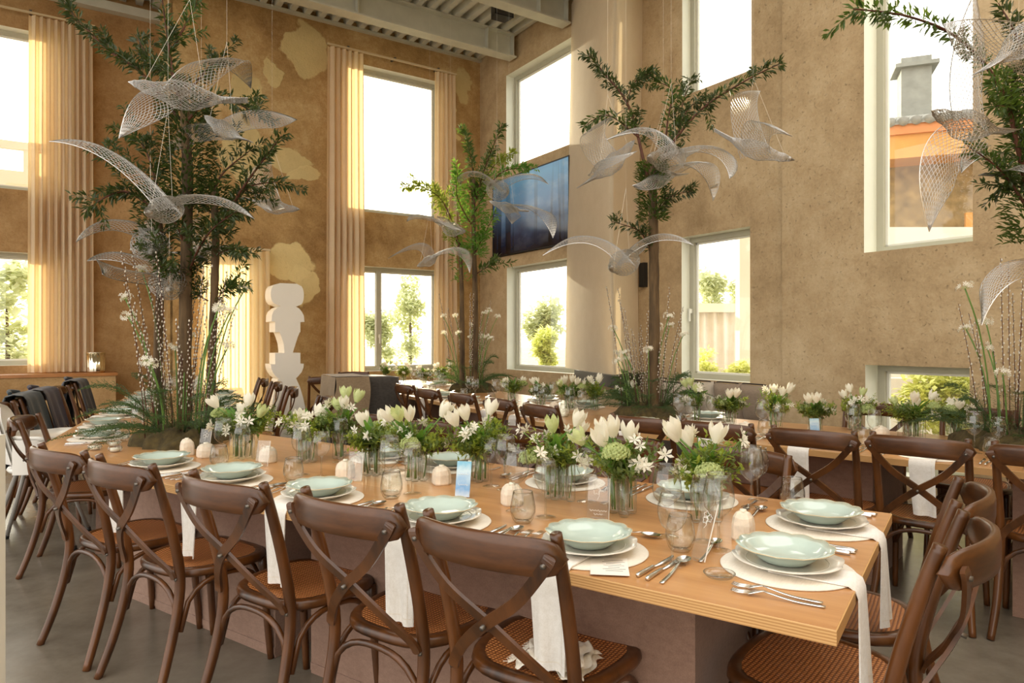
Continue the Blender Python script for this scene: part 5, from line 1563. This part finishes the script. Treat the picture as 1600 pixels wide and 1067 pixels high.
GL = [('cup', MB().lathe([(.001, .003), (.02, .003), (.026, .008), (.029, .016), (.024, .024), (.022, .024), (.026, .016), (.02, .008)], 20).mesh('cup', 'glass', True), []),
      ('candle', MB().lathe([(.001, .004), (.019, .004), (.019, .018), (.001, .018)], 16).mesh('candle', 'wax', True), [('wick', MB().tube([(0, 0, .018), (0, 0, .028)], .0008, 4).mesh('wick', 'black_plastic'), [])])]
for (px, py, wh) in ((148, 703, 'leftmost of three'), (180, 706, 'front right of three'), (179, 697, 'rear right of three')):
    spawn('tealight', GL, TR(G(px, py, TZ + .0006), 0, 1.25), 'round glass tealight at the left table corner, ' + wh, 'tealight', 'glass tealights')
def card(px, py, w, h, rz, tilt, mat, label, strokes=None, name='acrylic_card', thick=.003):
    M = TR(G(px, py, TZ + .0006), rz) @ Matrix.Rotation(tilt, 4, 'X')
    e = empty(name, M); tag(e, label, 'card', 'table cards')
    put('sheet', MB().box(0, 0, h / 2 + .004, w, thick, h).mesh('sheet', mat), e)
    if mat == 'acrylic':
        put('polished_edge', MB().box(w / 2, 0, h / 2 + .004, .0012, thick, h).mesh('edge', 'white_print'), e)
    put('foot', MB().box(0, .0, .003, w * .6, .03, .006).mesh('foot', 'acrylic'), e)
    for s_ in strokes or ():
        put('print_line', MB().tube([(x, -thick / 2 - .0006, z) for (x, z) in s_], .0006, 4).mesh('line', 'white_print'), e)
def doodle(cx, cz, r, seed):
    rnd = random.Random(seed); out = []
    for k in range(3):
        a0 = k * 2.1; c = (cx + r * .5 * math.cos(a0), cz + r * .4 * math.sin(a0))
        out.append([(c[0] + r * .45 * (1 + .25 * math.sin(5 * t)) * math.cos(t), c[1] + r * .45 * (1 + .25 * math.sin(5 * t)) * math.sin(t)) for t in [i * 2 * PI / 30 for i in range(31)]])
    out.append([(cx, cz - r * .4), (cx + .003, cz - r * 1.0), (cx - .004, cz - r * 1.5)])
    return out
def squiggle(x0, x1, z, n):
    return [[(x0 + (x1 - x0) * i / (n * 4), z + .0016 * (1 if (i % 4) < 2 else -1) * (1 if (i // 4) % 3 else 1.6)) for i in range(n * 4 + 1)]]
card(934, 812, .075, .135, -.35, -.18, 'acrylic', 'clear acrylic card with white flower sketch behind the nearest front plate', doodle(0, .105, .026, 1) + squiggle(-.03, .03, .03, 6) + squiggle(-.015, .015, .018, 3))
card(722, 778, .058, .135, -.25, -.22, 'blue_card', 'blue and white watercolour card leaning in the middle of the front table', squiggle(-.02, .02, .09, 4) + squiggle(-.02, .02, .05, 4), 'painted_card')
card(553, 752, .07, .12, -.3, -.2, 'acrylic', 'clear acrylic card beside the fourth front table vase', doodle(0, .09, .02, 2))
card(408, 729, .07, .12, -.3, -.2, 'acrylic', 'clear acrylic card beside the first front table vase', doodle(0, .09, .02, 3))
card(318, 706, .07, .12, -.3, -.2, 'acrylic', 'clear acrylic card at the right foot of the biggest tree', doodle(0, .09, .02, 4))
card(1090, 876, .055, .16, -1.15, -.3, 'acrylic', 'clear acrylic card seen edge-on between tumbler and wine glass', doodle(0, .12, .02, 5))
card(1274, 684, .06, .115, 0.1, -.12, 'blue_card', 'frosty blue card standing before the back right table vase', squiggle(-.02, .02, .08, 4), 'painted_card')
# menu sheet under the nearest front plate
g = G(952, 884, TZ + .006)
e = empty('menu_sheet', TR((g.x, g.y, TZ + .0056), -.12)); tag(e, 'white menu sheet beside the nearest front plate', 'paper')
put('sheet', MB().box(0, 0, 0, .10, .14, .0012).mesh('sheet', 'paper'), e)
for k in range(7):
    put('text_line', MB().box(.012, .045 - .014 * k, .0008, (.05, .06, .04, .055, .03, .06, .045)[k], .0016, .0004).mesh('line', 'ink'), e)
g = G(1124, 902, TZ + .0008)
spawn('glass_dish', [('dish', MB().lathe([(.001, .001), (.022, .001), (.034, .004), (.04, .012), (.0385, .0125), (.032, .006), (.001, .003)], 28).mesh('dish', 'glass', True), []),
                     ('rim', MB().tube([(.0395 * math.cos(2 * PI * i / 30), .0395 * math.sin(2 * PI * i / 30), .0122) for i in range(31)], .0011, 5, False).mesh('rim', 'glass_rim', True), [])], TR(g), 'shallow clear glass dish alone near the table corner', 'dish')
# crumpled scarf on the nearest chair
g = G(873, 1018, .5)
def scf(k):
    rnd = random.Random(60 + k); ph = [rnd.uniform(0, 6) for _ in range(5)]
    def fn(u, v):
        x = (u - .5) * (.20 - .015 * k); y = (v - .5) * (.16 - .01 * k)
        return (x + .008 * math.sin(v * 11 + ph[0]), y + .01 * math.sin(u * 9 + ph[1]), .006 + .014 * k + .006 * math.sin(u * 17 + ph[2]) * math.sin(v * 7 + ph[3]) + .004 * math.sin(u * 31 + v * 9 + ph[4]) - .010 * (max(0, abs(u - .5) * 2 - .75) + max(0, abs(v - .5) * 2 - .75)))
    return fn
e = empty('scarf', TR((g.x, g.y, .474), -.5)); tag(e, 'crumpled cream fringed scarf lying on the nearest chair seat', 'scarf')
for k in range(3):
    put('fold', MB().grid(scf(k), 40, 32).mesh('fold', 'scarf', True), e)
fr = MB(); rnd = random.Random(5)
for i in range(70):
    y = -.08 + .16 * i / 69; fr.tube([(-.098, y, .012), (-.112 + rnd.uniform(-.006, .006), y + rnd.uniform(-.006, .006), .006), (-.122 + rnd.uniform(-.01, .008), y + rnd.uniform(-.01, .01), .003)], .0009, 3)
put('fringe', fr.mesh('fringe', 'scarf'), e)['kind'] = 'stuff'
# jackets over chair backs
def jacket(ch, mat, label, low=.3, w=.5, name='jacket', fat=1.0):
    M = ch.matrix_basis
    def shell(off):
        def fn(u, v):
            x = (u - .5) * w * (1 + .12 * abs(v - .55))
            s = v * 2.0
            bow = -.06 * (1 - (2 * u - 1) ** 2)
            fold = .016 * math.sin(u * 17 + v * 3) * min(1, abs(v - .6) * 4)
            if s < 1.15:
                k = s / 1.15; return (x * (1.08 - .08 * k), -.40 + bow * .9 - .05 * (1 - k) + fold - off, low + (.905 + off - low) * k)
            if s < 1.35:
                a = (s - 1.15) / .2 * PI; return (x, -.338 + bow * .62 - (.062 + off) * math.cos(a), .905 + (.022 + off) * math.sin(a))
            k = (s - 1.35) / .65; return (x * .95, -.272 + bow * .35 + .085 * k + fold * .5 + off, .9 - .33 * k)
        return fn
    e = empty(name, M.copy()); tag(e, label, 'jacket', 'jackets hung on chairs')
    b = MB().grid(shell(0), 22, 30).grid(shell(.006), 22, 30)
    put('cloth', b.mesh('jacket', mat, True), e)
    for s in (-1, 1):
        pts = smooth_path([(s * .19 * w / .5, -.43, .84), (s * .27, -.45, .62), (s * .26, -.44, .42), (s * .25, -.43, .36)], 4)
        put('sleeve', MB().tube(pts, [.055, .056, .055, .053, .05, .05, .05, .048, .048, .046, .045, .044, .044][:len(pts)], 10).mesh('sleeve', mat, True), e)
    put('collar', MB().tube(smooth_path([(-.12, -.40, .93), (0, -.435, .945), (.12, -.40, .93)], 5), [.016] * 11, 8).mesh('collar', mat, True), e)
jacket(JK[1], 'teal_jacket', 'dark teal jacket hung on a chair by the low wall')
jacket(JK[2], 'plum_jacket', 'dark plum jacket hung behind the teal one')
jacket(JK[4], 'navy_jacket', 'navy jacket on the farthest chair by the low wall')
# white high chair
hp = L0 + D3 * 1.02 - n3 * .16
e = empty('high_chair', TR((hp.x, hp.y, 0), facing(n3))); tag(e, 'white plastic high chair at the left end of the tables', 'high chair')
def hback(off):
    def fn(u, v):
        a = (u - .5) * 2
        w = .155 * (1 - max(0, (v - .55) / .45) ** 3 * .55)
        hgt = .56 + .40 * v * (1 - .10 * a * a * v)
        return (a * w, -.17 - .10 * v + .075 * a * a - off, hgt)
    return fn
put('backrest', MB().grid(hback(0), 15, 14).grid(hback(.022), 15, 14).mesh('backrest', 'white_plastic', True), e)
def side(off):
    def fn(u, v):
        a = PI * (1.0 + u) + PI * 0  # wraps front
        a = -PI * .15 + u * PI * 1.3
        r = .19 + off
        return (math.cos(a) * r, math.sin(a) * (r + .05) + .01, .50 + .22 * v)
    return fn
put('side_shell', MB().grid(side(0), 28, 5).grid(side(.018), 28, 5).mesh('shell', 'white_plastic', True), e)
put('tray', MB().lathe([(.001, .712), (.235, .712), (.255, .722), (.258, .74), (.25, .742), (.235, .728), (.001, .726)], 36, lambda r, z, a: (r * (.82 if math.sin(a) < 0 else 1), z), c=(0, .06, 0)).mesh('tray', 'white_plastic', True), e)
put('seat', MB().lathe([(.001, .5), (.17, .5), (.18, .515), (.17, .53), (.001, .53)], 28).mesh('seat', 'white_plastic', True), e)
for sx in (-1, 1):
    for sy in (-1, 1):
        l = put('leg', MB().tube([(sx * .11, sy * .1, .5), (sx * .24, sy * .24, .012)], .013, 8).mesh('leg', 'grey_leg', True), e)
        put('foot_cap', MB().tube([(sx * .238, sy * .238, .03), (sx * .242, sy * .242, .0)], .016, 8).mesh('cap', 'black_plastic', True), l)
# ================================================================== OUTDOORS
structure('ground_outside', MB().box(0, 60, -.22, 160, 130, .2).mesh('ground', 'garden_ground'), None, 'pale sunlit garden ground')
# balcony with railing outside the upper windows
bz = lf(25, 268, -1.3)[1]
e = empty('balcony', FL @ Matrix.Translation((0, -1.3, 0))); e['kind'] = 'structure'; e['label'] = 'pale balcony with a low railing outside the upper windows'
xa, xb = bk(612, 300)[0] + 1.0, uEnd + 6
put('parapet', MB().box((xa + xb) / 2, 0, bz - .2, xb - xa, .12, .4).mesh('parapet', 'bright_render'), e)
put('top_rail', MB().box((xa + xb) / 2, 0, bz + .38, xb - xa, .12, .11).mesh('rail', 'bright_render'), e)
pm = MB().box(0, 0, bz + .17, .12, .09, .34).mesh('post', 'bright_render')
n = int((xb - xa) / .62)
for i in range(n + 1):
    put('post', pm, e, Matrix.Translation((xa + .1 + i * .62, 0, 0)))
# neighbouring house with chimney
hx = W(1470, 400, 15.0)
HM = frame(Vector((W(1385, 400, 14.0).x, 14.0, 0)), Vector((.93, -.36, 0)).normalized(), Vector((.36, .93, 0)).normalized())
e = empty('house', HM); tag(e, 'neighbouring house with tiled roof edge and concrete chimney beyond the window', 'house')
ez = W(1430, 222, 14.0).z
put('wall', MB().box(1.2, 1.5, ez / 2, 6, 3, ez).mesh('wall', 'stone_wall'), e)
put('rendered_bay', MB().box(1.6, -.15, 1.6, 2.6, .3, 3.2).mesh('bay', 'cream_wall'), e)
put('ochre_panel', MB().box(1.9, -.35, 2.5, 1.2, .12, 2.6).mesh('panel', 'ochre_wall'), e)
put('eave', MB().box(1.2, -.35, ez - .28, 6.2, .8, .5).mesh('eave', 'ochre_wall'), e)
put('fascia', MB().box(1.2, -.78, ez + .02, 6.2, .06, .2).mesh('fascia', 'eave_paint'), e)
rf = put('roof', MB().add([(-1.9, -.85, ez + .1), (4.3, -.85, ez + .1), (4.3, 3, ez + 1.2), (-1.9, 3, ez + 1.2), (-1.9, -.85, ez + .16), (4.3, -.85, ez + .16), (4.3, 3, ez + 1.26), (-1.9, 3, ez + 1.26)],
      [(0, 1, 2, 3), (7, 6, 5, 4), (0, 4, 5, 1), (1, 5, 6, 2), (2, 6, 7, 3), (3, 7, 4, 0)]).mesh('roof', 'roof_tile'), e)
tl = MB().tube([(0, 0, 0), (0, .42, .12)], .09, 8).mesh('tile', 'roof_tile', True)
for i in range(26):
    for r_ in range(4):
        put('roof_tile', tl, rf, Matrix.Translation((-1.8 + i * .22, -.87 + .38 * r_, ez + .15 + .109 * r_)))
cp = HM.inverted() @ W(1428, 190, 14.6)
ch = put('chimney', MB().box(cp.x, cp.y, ez + .95, .56, .56, 1.9).mesh('chimney', 'chimney_concrete'), e)
ct = W(1428, 112, 14.6).z
put('chimney_leg', MB().box(cp.x - .22, cp.y, (ez + 1.9 + ct) / 2, .1, .5, max(.05, ct - ez - 1.9)).mesh('leg', 'chimney_concrete'), ch)
put('chimney_leg', MB().box(cp.x + .22, cp.y, (ez + 1.9 + ct) / 2, .1, .5, max(.05, ct - ez - 1.9)).mesh('leg', 'chimney_concrete'), ch)
put('chimney_cap', MB().box(cp.x, cp.y, ct + .04, .8, .8, .08).mesh('cap', 'chimney_concrete'), ch)
tag(put('garden_wall', MB().box(W(1480, 365, 11.5).x + .5, 11.5, W(1480, 357, 11.5).z / 2, 5, .3, W(1480, 357, 11.5).z).mesh('garden_wall', 'bright_render')), 'bright white wall below the neighbouring house', 'wall')
# white canopy seen in the lower right window
cpz = W(1125, 575, 12.5); 
e = empty('garden_canopy', TR((cpz.x, 12.5, -.12))); tag(e, 'white cloth garden canopy beyond the lower right window', 'canopy')
put('cloth', MB().grid(lambda u, v: (-.45 + .9 * u, .05 * math.sin(u * 30), 2.0 * v + .0), 40, 4).mesh('cloth', 'napkin', True), e)
put('valance', MB().box(0, 0, 2.05, 1.1, .3, .16).mesh('valance', 'bright_render'), e)
tag(put('garden_column', MB().box(W(1163, 400, 11.0).x, 11.0, 1.9, .22, .22, 4.05).mesh('column', 'bright_render')), 'white column beyond the lower right window', 'column')
# trees and shrubs
def cloud_tree(px, py_top, py_base, d, wpx, label, mat, seed, n=2600, leaf_l=.22, name='garden_tree', trunk=True, group='garden trees'):
    rnd = random.Random(seed)
    top = W(px, py_top, d).z; x = W(px, 0, d).x; w = wpx / F * d / 2
    z0 = -.12; cz0 = max(z0 + (.3 if not trunk else .9), W(px, py_base, d).z)
    e = empty(name, TR((x, d, z0))); tag(e, label, 'tree' if trunk else 'shrub', group)
    b = MB(); cl = []
    for k in range(11):
        a = rnd.uniform(0, 2 * PI); r = w * .55 * rnd.random() ** .5; z = rnd.uniform(cz0, top - w * .3)
        cl.append((Vector((r * math.cos(a), r * math.sin(a), z - z0)), w * rnd.uniform(.38, .62)))
    for k in range(n):
        c, r = rnd.choice(cl); dd = Vector((rnd.gauss(0, 1), rnd.gauss(0, 1), rnd.gauss(0, .85))).normalized()
        p = c + dd * r * rnd.uniform(.55, 1.0); p.z = max(.05, min(top - z0, p.z))
        leaf(b, p, Vector((rnd.gauss(0, 1), rnd.gauss(0, 1), rnd.gauss(0, .6))), leaf_l * rnd.uniform(.7, 1.3), leaf_l * .28, .2)
    put('crown', b.mesh('crown', mat), e)['kind'] = 'stuff'
    if not trunk:
        put('stem', MB().tube([(0, 0, 0), (0, 0, (top - z0) * .6)], .03, 6).mesh('stem', 'bark', True), e)
    if trunk:
        put('trunk', MB().tube([(0, 0, 0), (.05 * w, 0, (top - z0) * .35), (0, 0, (top - z0) * .7)], [w * .09, w * .07, w * .03], 8).mesh('trunk', 'bark', True), e)
cloud_tree(10, 400, 575, 16, 90, 'hazy tree beyond the left bay window', 'outdoor_leaf_hazed', 1, 900, .3)
cloud_tree(590, 470, 600, 26, 60, 'hazy tree beyond the left light of the lower back window', 'outdoor_leaf_hazed', 2)
cloud_tree(640, 430, 600, 28, 70, 'hazy tree beyond the right light of the lower back window', 'outdoor_leaf_hazed', 3)
cloud_tree(845, 462, 600, 24, 80, 'hazy tree beyond the lower corner window', 'outdoor_leaf_hazed', 4)
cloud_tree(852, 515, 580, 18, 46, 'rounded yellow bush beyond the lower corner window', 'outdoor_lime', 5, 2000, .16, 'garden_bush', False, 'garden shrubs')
cloud_tree(1108, 410, 590, 24, 70, 'tall hazy tree beyond the lower right window', 'outdoor_leaf_hazed', 6)
cloud_tree(1160, 412, 590, 26, 60, 'second tall tree beyond the lower right window', 'outdoor_leaf_hazed', 7)
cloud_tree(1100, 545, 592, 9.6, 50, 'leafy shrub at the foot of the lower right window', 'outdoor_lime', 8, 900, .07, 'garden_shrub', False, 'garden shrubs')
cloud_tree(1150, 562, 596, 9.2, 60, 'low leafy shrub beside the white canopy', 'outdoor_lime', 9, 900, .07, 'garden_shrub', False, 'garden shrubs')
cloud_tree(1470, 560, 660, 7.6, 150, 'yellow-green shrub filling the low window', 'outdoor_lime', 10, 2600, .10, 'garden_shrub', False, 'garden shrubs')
tag(put('boundary_wall', MB().box(W(1460, 600, 9.0).x, 9.0, .35, 4, .2, 1.0).mesh('boundary', 'bright_render')), 'white boundary wall behind the yellow-green shrub', 'wall')
